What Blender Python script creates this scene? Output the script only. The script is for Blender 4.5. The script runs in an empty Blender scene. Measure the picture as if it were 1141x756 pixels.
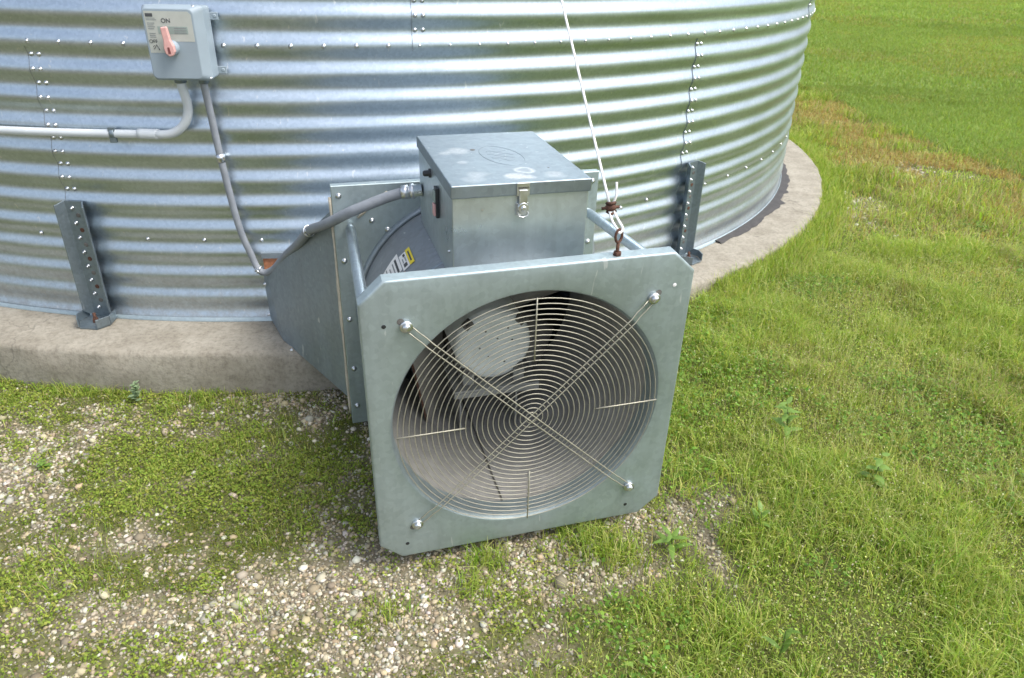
import bpy, bmesh, math, random
import numpy as np
from mathutils import Vector, Matrix
random.seed(7); rng = np.random.default_rng(11)
PI = math.pi
S = bpy.context.scene
COL = S.collection
# ------------------------------------------------------------------ measured layout (metres)
CAM_F, CAM_TH, CAM_ROLL, CAM_H = 829.05/1141, 0.499496, 0.027493, 1.50596
BCX, BCY, BR, RC = -1.45962, 6.38416, 3.5344, 3.8276      # bin centre, wall radius, pad radius
PITCH = 0.1016; ZS = 1.121                                 # corrugation pitch, height of the bolted ring seam
FX, FY, FZ, YAW = 0.05686, 1.72, 0.32722, 0.28556          # centre of the fan inlet plate
GZ = -0.19
def rad(d): return math.radians(d)
def wallp(deg, r, z): a = rad(deg); return Vector((BCX+r*math.cos(a), BCY+r*math.sin(a), z))
# ------------------------------------------------------------------ scene objects helpers
def tag(o, label=None, cat=None, group=None, kind=None):
    if label: o['label'] = label
    if cat: o['category'] = cat
    if group: o['group'] = group
    if kind: o['kind'] = kind
    return o
def empty(name, loc=(0,0,0), rz=0):
    o = bpy.data.objects.new(name, None); COL.objects.link(o)
    o.location = loc; o.rotation_euler = (0,0,rz); o.empty_display_size = .1
    return o
def link(name, me, parent=None, loc=None, rot=None):
    o = bpy.data.objects.new(name, me); COL.objects.link(o)
    if parent: o.parent = parent
    if loc is not None: o.location = loc
    if rot is not None: o.rotation_euler = rot
    return o
class MB:
    def __init__(s): s.v=[]; s.f=[]; s.sm=[]
    def add(s, vs, fs, smooth=False):
        b=len(s.v); s.v.extend([tuple(v) for v in vs]); s.f.extend([tuple(b+i for i in f) for f in fs]); s.sm.extend([smooth]*len(fs)); return s
    def box(s, x0,x1,y0,y1,z0,z1, M=None):
        vs=[Vector((x,y,z)) for z in (z0,z1) for y in (y0,y1) for x in (x0,x1)]
        if M is not None: vs=[M@v for v in vs]
        return s.add(vs,[(0,2,3,1),(4,5,7,6),(0,1,5,4),(2,6,7,3),(1,3,7,5),(0,4,6,2)])
    def lathe(s, prof, n=32, M=None, smooth=True, a0=0, a1=2*PI, cap0=False, cap1=False):
        # prof: (radius, y) about the local y axis
        closed = abs(a1-a0-2*PI)<1e-6; m=n if closed else n+1
        vs=[]
        for r,y in prof:
            for k in range(m):
                a=a0+(a1-a0)*k/n; vs.append(Vector((r*math.cos(a),y,r*math.sin(a))))
        if M is not None: vs=[M@v for v in vs]
        fs=[]
        for i in range(len(prof)-1):
            for k in range(n):
                k2=(k+1)%m; fs.append((i*m+k,i*m+k2,(i+1)*m+k2,(i+1)*m+k))
        s.add(vs,fs,smooth)
        b=len(s.v)-len(vs)
        if cap0: s.f.append(tuple(b+k for k in range(m))); s.sm.append(False)
        if cap1: s.f.append(tuple(b+(len(prof)-1)*m+k for k in range(m))); s.sm.append(False)
        return s
    def tube(s, pts, r, n=10, caps=True, closed=False):
        P=[Vector(p) for p in pts]; N=len(P); R=r if hasattr(r,'__len__') else [r]*N
        T=[]
        for i in range(N):
            if closed: t=P[(i+1)%N]-P[i-1]
            else: t=P[min(i+1,N-1)]-P[max(i-1,0)]
            T.append(t.normalized())
        u=T[0].orthogonal().normalized(); vs=[]
        for i in range(N):
            u=(u-T[i]*u.dot(T[i])).normalized(); w=T[i].cross(u)
            for k in range(n):
                a=2*PI*k/n; vs.append(P[i]+(u*math.cos(a)+w*math.sin(a))*R[i])
        fs=[]
        for i in range(N if closed else N-1):
            j=(i+1)%N
            for k in range(n): k2=(k+1)%n; fs.append((i*n+k,i*n+k2,j*n+k2,j*n+k))
        s.add(vs,fs,True)
        if caps and not closed:
            b=len(s.v)-len(vs)
            s.f.append(tuple(b+k for k in range(n))[::-1]); s.sm.append(False)
            s.f.append(tuple(b+(N-1)*n+k for k in range(n))); s.sm.append(False)
        return s
    def prism(s, poly, d0, d1, M=None):
        # polygon in local xz, extruded along y
        n=len(poly); vs=[Vector((x,d0,z)) for x,z in poly]+[Vector((x,d1,z)) for x,z in poly]
        if M is not None: vs=[M@v for v in vs]
        fs=[tuple(range(n)),tuple(range(2*n-1,n-1,-1))]+[(i,i+n,(i+1)%n+n,(i+1)%n) for i in range(n)]
        return s.add(vs,fs)
    def mesh(s, name, mat):
        me=bpy.data.meshes.new(name); me.from_pydata(s.v,[],s.f); me.update()
        me.polygons.foreach_set('use_smooth',s.sm)
        if mat: me.materials.append(mat)
        bm=bmesh.new(); bm.from_mesh(me); bmesh.ops.recalc_face_normals(bm,faces=bm.faces); bm.to_mesh(me); bm.free()
        return me
    def build(s, name, mat, parent=None, loc=None, rot=None, bevel=0, seg=2):
        o=link(name,s.mesh(name,mat),parent,loc,rot)
        if bevel:
            b=o.modifiers.new('bevel','BEVEL'); b.width=bevel; b.segments=seg; b.limit_method='ANGLE'; b.angle_limit=rad(35); b.harden_normals=True
        return o
def npmesh(name, V, F3=None, F4=None, mat=None, tint=None, smooth=False):
    me=bpy.data.meshes.new(name); me.vertices.add(len(V)); me.vertices.foreach_set('co',np.asarray(V,np.float32).ravel())
    loops=[];starts=[];pos=0
    if F4 is not None and len(F4):
        F4=np.asarray(F4,np.int32); loops.append(F4.ravel()); starts.append(np.arange(len(F4))*4); pos=len(F4)*4
    if F3 is not None and len(F3):
        F3=np.asarray(F3,np.int32); loops.append(F3.ravel()); starts.append(pos+np.arange(len(F3))*3)
    L=np.concatenate(loops); St=np.concatenate(starts).astype(np.int32)
    me.loops.add(len(L)); me.loops.foreach_set('vertex_index',L)
    me.polygons.add(len(St)); me.polygons.foreach_set('loop_start',St)
    me.update(calc_edges=True); me.validate()
    if smooth: me.polygons.foreach_set('use_smooth',np.ones(len(me.polygons),bool))
    if tint is not None:
        a=me.attributes.new('tint','FLOAT_COLOR','POINT'); c=np.ones((len(V),4),np.float32); c[:,:3]=tint; a.data.foreach_set('color',c.ravel())
    if mat: me.materials.append(mat)
    return me
def smoothpath(pts, n=8):
    P=[Vector(p) for p in pts]; Q=[P[0]*2-P[1]]+P+[P[-1]*2-P[-2]]; out=[]
    for i in range(1,len(Q)-2):
        a,b,c,d=Q[i-1:i+3]
        for k in range(n):
            t=k/n; out.append(.5*((2*b)+(c-a)*t+(2*a-5*b+4*c-d)*t*t+(3*b-a-3*c+d)*t**3))
    return out+[P[-1]]
# ------------------------------------------------------------------ materials
class NT:
    def __init__(s,name):
        s.m=bpy.data.materials.new(name); s.m.use_nodes=True; s.t=s.m.node_tree; s.n=s.t.nodes; s.b=s.n['Principled BSDF']; s.out=s.n['Material Output']
    def node(s,t,**k):
        n=s.n.new(t)
        for a,v in k.items():
            if a in n.inputs: n.inputs[a].default_value=v
            else: setattr(n,a,v)
        return n
    def l(s,a,b): s.t.links.new(a,b)
    def coord(s,scale=(1,1,1),geo=False):
        c=s.node('ShaderNodeTexCoord'); mp=s.node('ShaderNodeMapping'); mp.inputs['Scale'].default_value=scale; s.l(c.outputs['Object'],mp.inputs['Vector']); return mp.outputs[0]
    def noise(s,scale,detail=4,rough=.55,vec=None,dist=0):
        n=s.node('ShaderNodeTexNoise'); n.inputs['Scale'].default_value=scale; n.inputs['Detail'].default_value=detail; n.inputs['Roughness'].default_value=rough; n.inputs['Distortion'].default_value=dist
        if vec is not None: s.l(vec,n.inputs['Vector'])
        return n
    def ramp(s,fac,stops):
        r=s.node('ShaderNodeValToRGB'); e=r.color_ramp.elements
        while len(e)<len(stops): e.new(.5)
        for i,(p,c) in enumerate(stops): e[i].position=p; e[i].color=(c if hasattr(c,'__len__') else (c,c,c))[:3]+(1,) if hasattr(c,'__len__') else (c,c,c,1)
        s.l(fac,r.inputs['Fac']); return r.outputs['Color']
    def mix(s,fac,a,b,bt='MIX'):
        m=s.node('ShaderNodeMix',data_type='RGBA',blend_type=bt)
        for sock,val in ((m.inputs[0],fac),(m.inputs[6],a),(m.inputs[7],b)):
            if hasattr(val,'links'): s.l(val,sock)
            elif hasattr(val,'__len__'): sock.default_value=tuple(val)[:3]+(1,)
            else: sock.default_value=val
        return m.outputs[2]
    def bump(s,h,strength=.3,dist=.002):
        b=s.node('ShaderNodeBump'); b.inputs['Strength'].default_value=strength; b.inputs['Distance'].default_value=dist; s.l(h,b.inputs['Height']); s.l(b.outputs[0],s.b.inputs['Normal']); return b
def M_plain(name,col,rough=.5,metal=0,var=.12,scale=40):
    t=NT(name); n=t.noise(scale,5,vec=t.coord())
    c=t.ramp(n.outputs['Fac'],[(.3,tuple(x*(1-var) for x in col)),(.7,tuple(min(1,x*(1+var)) for x in col))])
    t.l(c,t.b.inputs['Base Color']); t.b.inputs['Metallic'].default_value=metal
    r=t.ramp(n.outputs['Fac'],[(.3,max(.03,rough-.06)),(.7,min(1,rough+.08))]); t.l(r,t.b.inputs['Roughness'])
    return t.m
def M_galv(name,col,rough,scale=60,streak=(1,1,1),metal=1,var=.1,bump=.15,dirt=0,spots=()):
    t=NT(name); v=t.coord(streak)
    vo=t.node('ShaderNodeTexVoronoi'); vo.inputs['Scale'].default_value=scale; t.l(v,vo.inputs['Vector'])
    n=t.noise(scale*.12,6,.6,vec=v); n2=t.noise(scale*2.2,3,.6,vec=v)
    sp=t.node('ShaderNodeSeparateColor'); t.l(vo.outputs['Color'],sp.inputs[0])
    c1=t.ramp(sp.outputs[0],[(0,tuple(x*(1-var) for x in col)),(1,tuple(min(1,x*(1+var)) for x in col))])
    c2=t.ramp(n.outputs['Fac'],[(.3,(.93,.94,.95)),(.7,(1,1,1))])
    c=t.mix(1.0,c1,c2,'MULTIPLY')
    if dirt:
        n3=t.noise(9,8,.7,vec=t.coord((1,1,.35)),dist=.4)
        d=t.ramp(n3.outputs['Fac'],[(.5,0.),(.75,dirt)]); c=t.mix(d,c,(.16,.14,.11))
    sn=t.noise(45,3,.6,vec=t.coord((1,1,.05))); c=t.mix(1.0,c,t.ramp(sn.outputs['Fac'],[(.32,(.95,.95,.945)),(.5,(1,1,1)),(.70,(1.03,1.03,1.03))]),'MULTIPLY')
    sk=t.noise(34,2,.5,vec=t.coord((1,1,.16)),dist=1.2); kf=t.ramp(sk.outputs['Fac'],[(.725,0.),(.745,.45)]); c=t.mix(kf,c,(.72,.74,.74))
    ro=t.ramp(n.outputs['Fac'],[(.25,max(.05,rough-.08)),(.75,min(1,rough+.1))])
    if spots:
        co=t.node('ShaderNodeTexCoord'); nz=t.noise(28,4,vec=co.outputs['Object'])
        mx=t.node('ShaderNodeVectorMath',operation='MULTIPLY_ADD'); mx.inputs[1].default_value=(.035,.035,.0); t.l(nz.outputs['Color'],mx.inputs[0]); t.l(co.outputs['Object'],mx.inputs[2])
        for (x,y,z,r,ring,amt) in spots:
            di=t.node('ShaderNodeVectorMath',operation='DISTANCE'); di.inputs[1].default_value=(x+.0175,y+.0175,z); t.l(mx.outputs[0],di.inputs[0])
            q=t.node('ShaderNodeMapRange'); q.inputs[1].default_value=0; q.inputs[2].default_value=r*1.3; t.l(di.outputs['Value'],q.inputs[0])
            f=t.ramp(q.outputs[0],[(0,amt*.15 if ring else amt),(.35 if ring else .5,amt*(.2 if ring else .8)),(.62,amt),(.85,0.)] if ring else [(0,amt),(.5,amt*.8),(.9,0.)])
            f2=t.mix(1.0,f,t.ramp(n2.outputs['Fac'],[(.3,.45),(.6,1.)]),'MULTIPLY')
            c=t.mix(f2,c,(.85,.86,.85)); ro=t.mix(f2,ro,(.9,.9,.9))
    t.l(c,t.b.inputs['Base Color']); t.b.inputs['Metallic'].default_value=metal
    if spots: t.l(t.mix(f2,(metal,metal,metal),(0,0,0)),t.b.inputs['Metallic'])
    t.l(ro,t.b.inputs['Roughness'])
    if bump: t.bump(t.mix(.3,n.outputs['Fac'],n2.outputs['Fac']),bump,.001)
    return t.m
def M_rust(name):
    t=NT(name); n=t.noise(180,6,.7,vec=t.coord())
    t.l(t.ramp(n.outputs['Fac'],[(.3,(.030,.015,.011)),(.55,(.095,.042,.026)),(.75,(.19,.09,.05))]),t.b.inputs['Base Color'])
    t.b.inputs['Roughness'].default_value=.85; t.bump(n.outputs['Fac'],.6,.001); return t.m
def M_tint(name,rough=.55,transl=.35,spec=.3):
    t=NT(name); a=t.node('ShaderNodeAttribute',attribute_name='tint'); t.l(a.outputs['Color'],t.b.inputs['Base Color'])
    t.b.inputs['Roughness'].default_value=rough; t.b.inputs['Specular IOR Level'].default_value=spec
    if transl:
        tr=t.node('ShaderNodeBsdfTranslucent'); g=t.mix(1.0,a.outputs['Color'],(1.2,1.2,.5),'MULTIPLY'); t.l(g,tr.inputs['Color'])
        mx=t.node('ShaderNodeMixShader'); mx.inputs[0].default_value=transl; t.l(t.b.outputs[0],mx.inputs[1]); t.l(tr.outputs[0],mx.inputs[2]); t.l(mx.outputs[0],t.out.inputs['Surface'])
    return t.m
def M_wall():
    t=NT('corrugated_galvanised'); v=t.coord((1,1,1))
    n=t.noise(3.0,6,.6,vec=t.coord((1,1,4))); vo=t.node('ShaderNodeTexVoronoi'); vo.inputs['Scale'].default_value=110; t.l(v,vo.inputs['Vector'])
    sp=t.node('ShaderNodeSeparateColor'); t.l(vo.outputs['Color'],sp.inputs[0])
    c=t.ramp(sp.outputs[0],[(0,(.50,.575,.635)),(1,(.585,.66,.725))])
    c=t.mix(1.0,c,t.ramp(n.outputs['Fac'],[(.3,(.86,.88,.9)),(.7,(1,1,1))]),'MULTIPLY')
    # short pale scratches and a splash of dried mud low on the wall
    sc=t.noise(70,2,.5,vec=t.coord((1,1,.28)),dist=.5); m=t.ramp(sc.outputs['Fac'],[(.705,0.),(.73,.55)])
    c=t.mix(m,c,(.8,.8,.78))
    gx=t.node('ShaderNodeTexCoord'); sx=t.node('ShaderNodeSeparateXYZ'); t.l(gx.outputs['Object'],sx.inputs[0])
    low=t.node('ShaderNodeMapRange'); low.inputs[1].default_value=.42; low.inputs[2].default_value=.0; t.l(sx.outputs['Z'],low.inputs[0])
    mn=t.noise(24,8,.75,vec=v); mud=t.mix(1.0,low.outputs[0],t.ramp(mn.outputs['Fac'],[(.42,.05),(.68,.6)]),'MULTIPLY')
    c=t.mix(mud,c,(.36,.34,.31))
    t.l(c,t.b.inputs['Base Color']); t.b.inputs['Metallic'].default_value=1
    ro=t.ramp(n.outputs['Fac'],[(.3,.34),(.7,.43)]); ro=t.mix(mud,ro,(.75,.75,.75)); ro=t.mix(m,ro,(.6,.6,.6)); t.l(ro,t.b.inputs['Roughness'])
    n2=t.noise(6,3,.5,vec=t.coord((1,1,2))); t.bump(n2.outputs['Fac'],.06,.01)
    return t.m
def M_concrete():
    t=NT('weathered_concrete'); v=t.coord()
    n=t.noise(5,8,.65,vec=v); n2=t.noise(60,6,.7,vec=v); vo=t.node('ShaderNodeTexVoronoi'); vo.inputs['Scale'].default_value=120; t.l(v,vo.inputs['Vector'])
    c=t.ramp(n.outputs['Fac'],[(.3,(.235,.212,.165)),(.5,(.305,.28,.225)),(.72,(.355,.328,.268))])
    c=t.mix(1.0,c,t.ramp(n2.outputs['Fac'],[(.28,(.62,.6,.58)),(.55,(1,1,1))]),'MULTIPLY')
    pits=t.ramp(vo.outputs['Distance'],[(.06,.65),(.16,0.)]); c=t.mix(pits,c,(.2,.18,.15))
    # the formed side face is browner and soiled from the ground up
    gx=t.node('ShaderNodeTexCoord'); sx=t.node('ShaderNodeSeparateXYZ'); t.l(gx.outputs['Object'],sx.inputs[0])
    mr=t.node('ShaderNodeMapRange'); mr.inputs[1].default_value=-.012; mr.inputs[2].default_value=-.05; t.l(sx.outputs['Z'],mr.inputs[0])
    st=t.mix(1.0,mr.outputs[0],t.ramp(n.outputs['Fac'],[(.25,.95),(.75,.55)]),'MULTIPLY'); c=t.mix(st,c,(.15,.13,.092))
    wz=t.noise(3.5,5,.6,vec=v); wv=t.node('ShaderNodeVectorMath',operation='MULTIPLY_ADD'); wv.inputs[1].default_value=(.25,.25,.25); t.l(wz.outputs['Color'],wv.inputs[0]); t.l(v,wv.inputs[2])
    cr=t.node('ShaderNodeTexVoronoi',feature='DISTANCE_TO_EDGE'); cr.inputs['Scale'].default_value=.8; t.l(wv.outputs[0],cr.inputs['Vector'])
    cf=t.ramp(cr.outputs['Distance'],[(.0,.4),(.002,0.)]); c=t.mix(cf,c,(.07,.06,.045))
    sn=t.noise(14,6,.7,vec=t.coord((1,1,.4))); c=t.mix(1.0,c,t.ramp(sn.outputs['Fac'],[(.33,(.86,.85,.83)),(.5,(1,1,1)),(.70,(1.06,1.06,1.05))]),'MULTIPLY')
    t.l(c,t.b.inputs['Base Color']); t.b.inputs['Roughness'].default_value=.92
    t.bump(t.mix(.5,n2.outputs['Fac'],vo.outputs['Distance']),.5,.003); return t.m
def M_ground():
    t=NT('ground_soil'); v=t.coord()
    a=t.node('ShaderNodeAttribute',attribute_name='mask'); sp=t.node('ShaderNodeSeparateColor'); t.l(a.outputs['Color'],sp.inputs[0])
    vo=t.node('ShaderNodeTexVoronoi'); vo.inputs['Scale'].default_value=85; t.l(v,vo.inputs['Vector'])
    sv=t.node('ShaderNodeSeparateColor'); t.l(vo.outputs['Color'],sv.inputs[0])
    vo2=t.node('ShaderNodeTexVoronoi'); vo2.inputs['Scale'].default_value=190; t.l(v,vo2.inputs['Vector'])
    n=t.noise(6,8,.65,vec=v); nf=t.noise(110,6,.7,vec=v); nm=t.noise(.55,6,.6,vec=v)
    soil=t.ramp(n.outputs['Fac'],[(.3,(.065,.056,.036)),(.7,(.13,.11,.072))])
    grav=t.ramp(sv.outputs[0],[(0,(.20,.165,.115)),(.5,(.27,.235,.175)),(1,(.34,.30,.235))])
    grav=t.mix(t.ramp(vo.outputs['Distance'],[(.25,0.),(.55,.7)]),grav,(.14,.115,.085))
    c=t.mix(sp.outputs[0],soil,grav)
    moss=t.ramp(nf.outputs['Fac'],[(.3,(.07,.085,.015)),(.7,(.16,.19,.035))]); mf=t.mix(1.0,sp.outputs[1],t.ramp(n.outputs['Fac'],[(.3,.55),(.6,1.)]),'MULTIPLY'); c=t.mix(t.mix(1.0,mf,(.75,.75,.75),'MULTIPLY'),c,moss)
    # far mown lawn
    lw=t.ramp(nm.outputs['Fac'],[(.3,(.20,.27,.075)),(.5,(.235,.30,.085)),(.7,(.27,.325,.10))]); lw=t.mix(1.0,lw,t.ramp(nf.outputs['Fac'],[(.3,(.6,.62,.6)),(.65,(1.1,1.1,1.1))]),'MULTIPLY'); c=t.mix(sp.outputs[2],c,lw)
    t.l(c,t.b.inputs['Base Color']); t.b.inputs['Roughness'].default_value=.95; t.b.inputs['Specular IOR Level'].default_value=.2
    t.bump(t.mix(.5,vo.outputs['Distance'],nf.outputs['Fac']),.5,.008); return t.m
WALL=M_wall(); CONC=M_concrete(); GROUND=M_ground(); RUST=M_rust('rust')
GAL=M_galv('galvanised_sheet',(.385,.46,.475),.50,70,metal=.70,var=.06,bump=.08,dirt=.06)
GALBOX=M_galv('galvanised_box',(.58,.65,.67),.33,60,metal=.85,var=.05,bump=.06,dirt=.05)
GALLID=M_galv('galvanised_lid',(.30,.35,.385),.45,70,var=.06,bump=.1,dirt=.05,spots=[(.035,.245,1.1397,.03,True,.75),(-.005,.195,1.1397,.030,False,.8),(.03,.18,1.1397,.022,False,.7),(-.10,.225,1.1397,.03,False,.4),(-.14,.45,1.1397,.02,False,.45),(-.10,.47,1.1397,.035,False,.5),(-.11,.35,1.1397,.018,False,.5),(-.12,.185,1.1397,.03,False,.3),(.10,.19,1.1397,.03,False,.35)])
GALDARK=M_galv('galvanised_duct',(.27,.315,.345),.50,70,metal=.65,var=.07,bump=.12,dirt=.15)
GALBAR=M_galv('galvanised_barrel',(.48,.47,.445),.5,60,metal=.35,var=.06,bump=.1,dirt=.35)
GALOUT=M_galv('barrel_outside',(.25,.275,.295),.55,60,metal=.3,var=.06,bump=.12,dirt=.15)
GALBRK=M_galv('bracket_steel',(.23,.28,.31),.5,90,metal=.8,var=.08,bump=.2,dirt=.25)
GALLIP=M_galv('galvanised_lip',(.70,.74,.77),.4,90,var=.06)
BOLT=M_plain('zinc_bolt',(.66,.68,.69),.3,1,.06)
WIRE=M_plain('guard_wire',(.40,.385,.31),.5,.6,.1,30)
PIPE=M_galv('strut_pipe',(.56,.63,.67),.36,90,var=.06)
PVC=M_plain('pale_conduit',(.54,.58,.60),.45,0,.06,15)
FLEX=M_plain('grey_flex',(.22,.24,.265),.55,0,.12,25)
SWGREY=M_plain('enclosure_grey',(.27,.33,.375),.5,0,.05,12)
PINK=M_plain('faded_red_plastic',(.66,.37,.34),.5,0,.06,60)
BEIGE=M_plain('label_beige',(.42,.44,.40),.55,0,.05,40)
DARKINK=M_plain('dark_ink',(.06,.065,.07),.6,0,.1)
MIDINK=M_plain('faded_ink',(.22,.24,.24),.6,0,.1)
GREENINK=M_plain('label_green',(.27,.33,.30),.6,0,.1)
WHITE=M_plain('label_white',(.75,.75,.74),.5,0,.05,50)
YELLOW=M_plain('label_yellow',(.78,.62,.04),.5,0,.06,50)
ORANGEINK=M_plain('label_orange',(.65,.22,.10),.6,0,.1)
ROPE=M_plain('white_rope',(.80,.80,.78),.5,0,.06,200)
MOTOR=M_plain('motor_grey_paint',(.74,.78,.76),.5,.0,.08,18)
DUSTY=M_plain('dusty_grey_steel',(.15,.145,.135),.65,.35,.3,14)
MOUNT=M_plain('motor_mount_steel',(.27,.275,.265),.6,.3,.15,14)
VANE=M_plain('dusty_vane',(.31,.295,.265),.6,.3,.2,10)
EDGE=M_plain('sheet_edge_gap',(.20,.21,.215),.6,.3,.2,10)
BLACK=M_plain('black_plastic',(.02,.022,.025),.4,0,.1)
REDB=M_plain('red_button',(.62,.36,.34),.5,0,.08)
TAR=M_plain('tar_sealant',(.05,.047,.045),.75,0,.35,30)
FOAM=M_plain('orange_foam',(.36,.15,.075),.9,0,.3,60)
# ------------------------------------------------------------------ ground
def sstep(a,b,x): t=np.clip((x-a)/(b-a),0,1); return t*t*(3-2*t)
def hsh(ix,iy,seed):
    h=(ix.astype(np.int64)*374761393+iy.astype(np.int64)*668265263+seed*982451653)&0x7fffffff
    h=((h^(h>>13))*1274126177)&0x7fffffff; h=h^(h>>16); return (h&0xffff)/65535.
def vnoise(x,y,seed=0):
    ix=np.floor(x);iy=np.floor(y);fx=x-ix;fy=y-iy;fx=fx*fx*(3-2*fx);fy=fy*fy*(3-2*fy)
    a=hsh(ix,iy,seed);b=hsh(ix+1,iy,seed);c=hsh(ix,iy+1,seed);d=hsh(ix+1,iy+1,seed)
    return (a*(1-fx)+b*fx)*(1-fy)+(c*(1-fx)+d*fx)*fy
def fbm(x,y,s,seed=0,o=4):
    r=0;am=.5;t=0
    for k in range(o): r=r+am*vnoise(x*s*2**k,y*s*2**k,seed+k); t+=am; am*=.55
    return r/t
GRAV=[(-0.876,2.544,0.363,0.132,1.0),(-1.732,2.069,0.263,0.247,0.75),(-1.573,2.321,0.101,0.081,0.7),(-0.655,1.439,0.496,0.216,0.95),(-0.574,2.225,0.116,0.274,0.8),(-0.009,1.628,0.459,0.161,1.0),(0.499,1.84,0.236,0.189,0.95),(0.632,1.651,0.096,0.22,0.8),(-1.415,1.725,0.165,0.096,0.55),(-0.184,1.773,0.313,0.201,1.0),(-1.056,1.739,0.167,0.078,0.6),(-1.045,2.099,0.095,0.06,0.5),(-0.327,1.42,0.371,0.182,0.9),(-1.197,1.332,0.211,0.112,0.45),(-0.017,1.95,0.426,0.274,0.9),(2.249,4.881,0.285,0.408,0.55),(3.14,5.899,0.34,0.461,0.45),(0.259,1.603,0.134,0.105,0.6),(-0.676,1.794,0.171,0.101,0.6)]
VEG=[(-1.538,2.544,0.611,0.106,1),(-1.182,2.043,0.34,0.218,0.9),(-0.76,2.111,0.223,0.229,0.9),(-0.917,1.826,0.259,0.125,0.7),(-1.221,1.516,0.305,0.131,0.6),(-0.941,1.526,0.205,0.099,0.5),(-0.093,1.68,0.05,0.037,0.7),(0.289,1.791,0.087,0.073,0.8),(-0.332,1.45,0.075,0.062,0.5)]
def blobs(x,y,L):
    r=np.zeros_like(x)
    for cx,cy,rx,ry,v in L: r=np.maximum(r,v*np.exp(-(((x-cx)/rx)**2+((y-cy)/ry)**2)**1.3))
    return r
def edge_x(y):  # border between the rough strip round the bin and the mown lawn
    return np.interp(y,[-2,1,4,5.6,6.23,7.16,8.49,9.43,10.5,13],[7.0,5.6,4.35,3.93,3.80,3.62,3.55,3.40,3.05,1.2])+.10*(fbm(y*0+3,y,1.7,5)-.5)
def masks(x,y):
    jx=x+.42*(fbm(x,y,4,21)-.5); jy=y+.34*(fbm(x,y,4,31)-.5)
    rough=sstep(.30,.85,jx-.75*(jy-1.9)*(jy<1.9)+.25*np.maximum(0,jy-2.2))
    g=blobs(jx,jy,GRAV); v=blobs(jx,jy,VEG)
    g=np.where(rough>.5,g*.9,g)
    lawn=sstep(-.06,.06,x-edge_x(y))
    back=sstep(1.25,.6,y)*0
    # left half: broken cover; right half: grass
    n=.55*fbm(x,y,7,77)+.45*fbm(x,y,26,78)
    left=(1-rough)
    cover=left*np.clip(.80+v*.35-g*.42+(n-.5)*2.6,0,1)+rough*np.clip(1.02-1.35*g*(.5+n)+(n-.5)*.5,0,1)
    st=sstep(1.5,.5,edge_x(y)-x)*sstep(3.0,4.6,y)*(1-lawn)*sstep(.36,.58,fbm(x,y,2.6,71)); cover=cover*(1-.6*st)
    bk=sstep(1.0,.3,y)*sstep(2.2,.8,x); cover=cover*(1-.75*bk)
    cover=np.clip(cover,0,1)*(1-lawn)+lawn
    grav=np.clip(left*np.clip(.48+.55*g-.42*v+(.5-n)*2.0,0,1)+rough*g,0,1)*(1-lawn); grav=np.maximum(np.maximum(grav,bk*.9),st*.45)
    return rough,lawn,cover,grav,g,v
def height(x,y):
    lawn=sstep(-.05,.05,x-edge_x(y))
    z=GZ+.105*sstep(.45,1.25,x+.25*np.maximum(0,y-2.4))+.03*lawn
    z=z+.022*(fbm(x,y,2.2,3)-.5)+.012*(fbm(x,y,8,9)-.5)
    r=np.hypot(x-BCX,y-BCY); z=np.where(r<RC-.1,-.3,z)
    far=np.hypot(x,y); return np.where(far>60,-.1,z)
def axis_pts(a,b,st,far):
    core=list(np.arange(a,b+1e-6,st)); s=st; lo=[];q=a
    while q>-far: s*=1.35; q-=s; lo.append(q)
    s=st; hi=[]; q=b
    while q<far: s*=1.35; q+=s; hi.append(q)
    return np.array(lo[::-1]+core+hi)
gx=axis_pts(-3.2,5.2,.035,420); gy=axis_pts(.7,8.0,.035,420)
XX,YY=np.meshgrid(gx,gy); X=XX.ravel(); Y=YY.ravel(); Z=height(X,Y)
nx,ny=len(gx),len(gy); I=(np.arange(ny-1)[:,None]*nx+np.arange(nx-1)[None,:]).ravel()
ro_,la_,co_,gr_,g_,v_=masks(X,Y)
msk=np.stack([gr_,np.clip(co_*(1-la_)*1.0,0,1),la_],1)
me=npmesh('ground',np.stack([X,Y,Z],1),F4=np.stack([I,I+1,I+nx+1,I+nx],1),mat=GROUND,smooth=True)
a=me.attributes.new('mask','FLOAT_COLOR','POINT'); c4=np.ones((len(X),4),np.float32); c4[:,:3]=msk; a.data.foreach_set('color',c4.ravel())
tag(link('ground',me),kind='structure')
# --- which ground the photograph (with a margin) can see
th,rl=CAM_TH,CAM_ROLL
FW=np.array([0,math.cos(th),-math.sin(th)]); UP0=np.array([0,math.sin(th),math.cos(th)]); RT0=np.array([1.,0,0])
RT=RT0*math.cos(rl)+UP0*math.sin(rl); UP=UP0*math.cos(rl)-RT0*math.sin(rl)
def visible(x,y,m=1.18):
    d=np.stack([x,y,np.full_like(x,-.15-CAM_H)],1); w=d@FW; w=np.where(w<.2,.2,w)
    return (np.abs(d@RT/w)<.688*m)&(np.abs(d@UP/w)<.456*m+.0)&(d@FW>.2)
def scatter(n,x0,x1,y0,y1):
    x=rng.uniform(x0,x1,n); y=rng.uniform(y0,y1,n); k=visible(x,y)&(np.hypot(x-BCX,y-BCY)>RC+.005); return x[k],y[k]
def col(base,var,n,jit=.06):
    c=np.array(base)[rng.integers(0,len(base),n)]*(1+var*rng.standard_normal((n,1)))*(1+jit*rng.standard_normal((n,3))); return np.clip(c,.004,.9)
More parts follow.
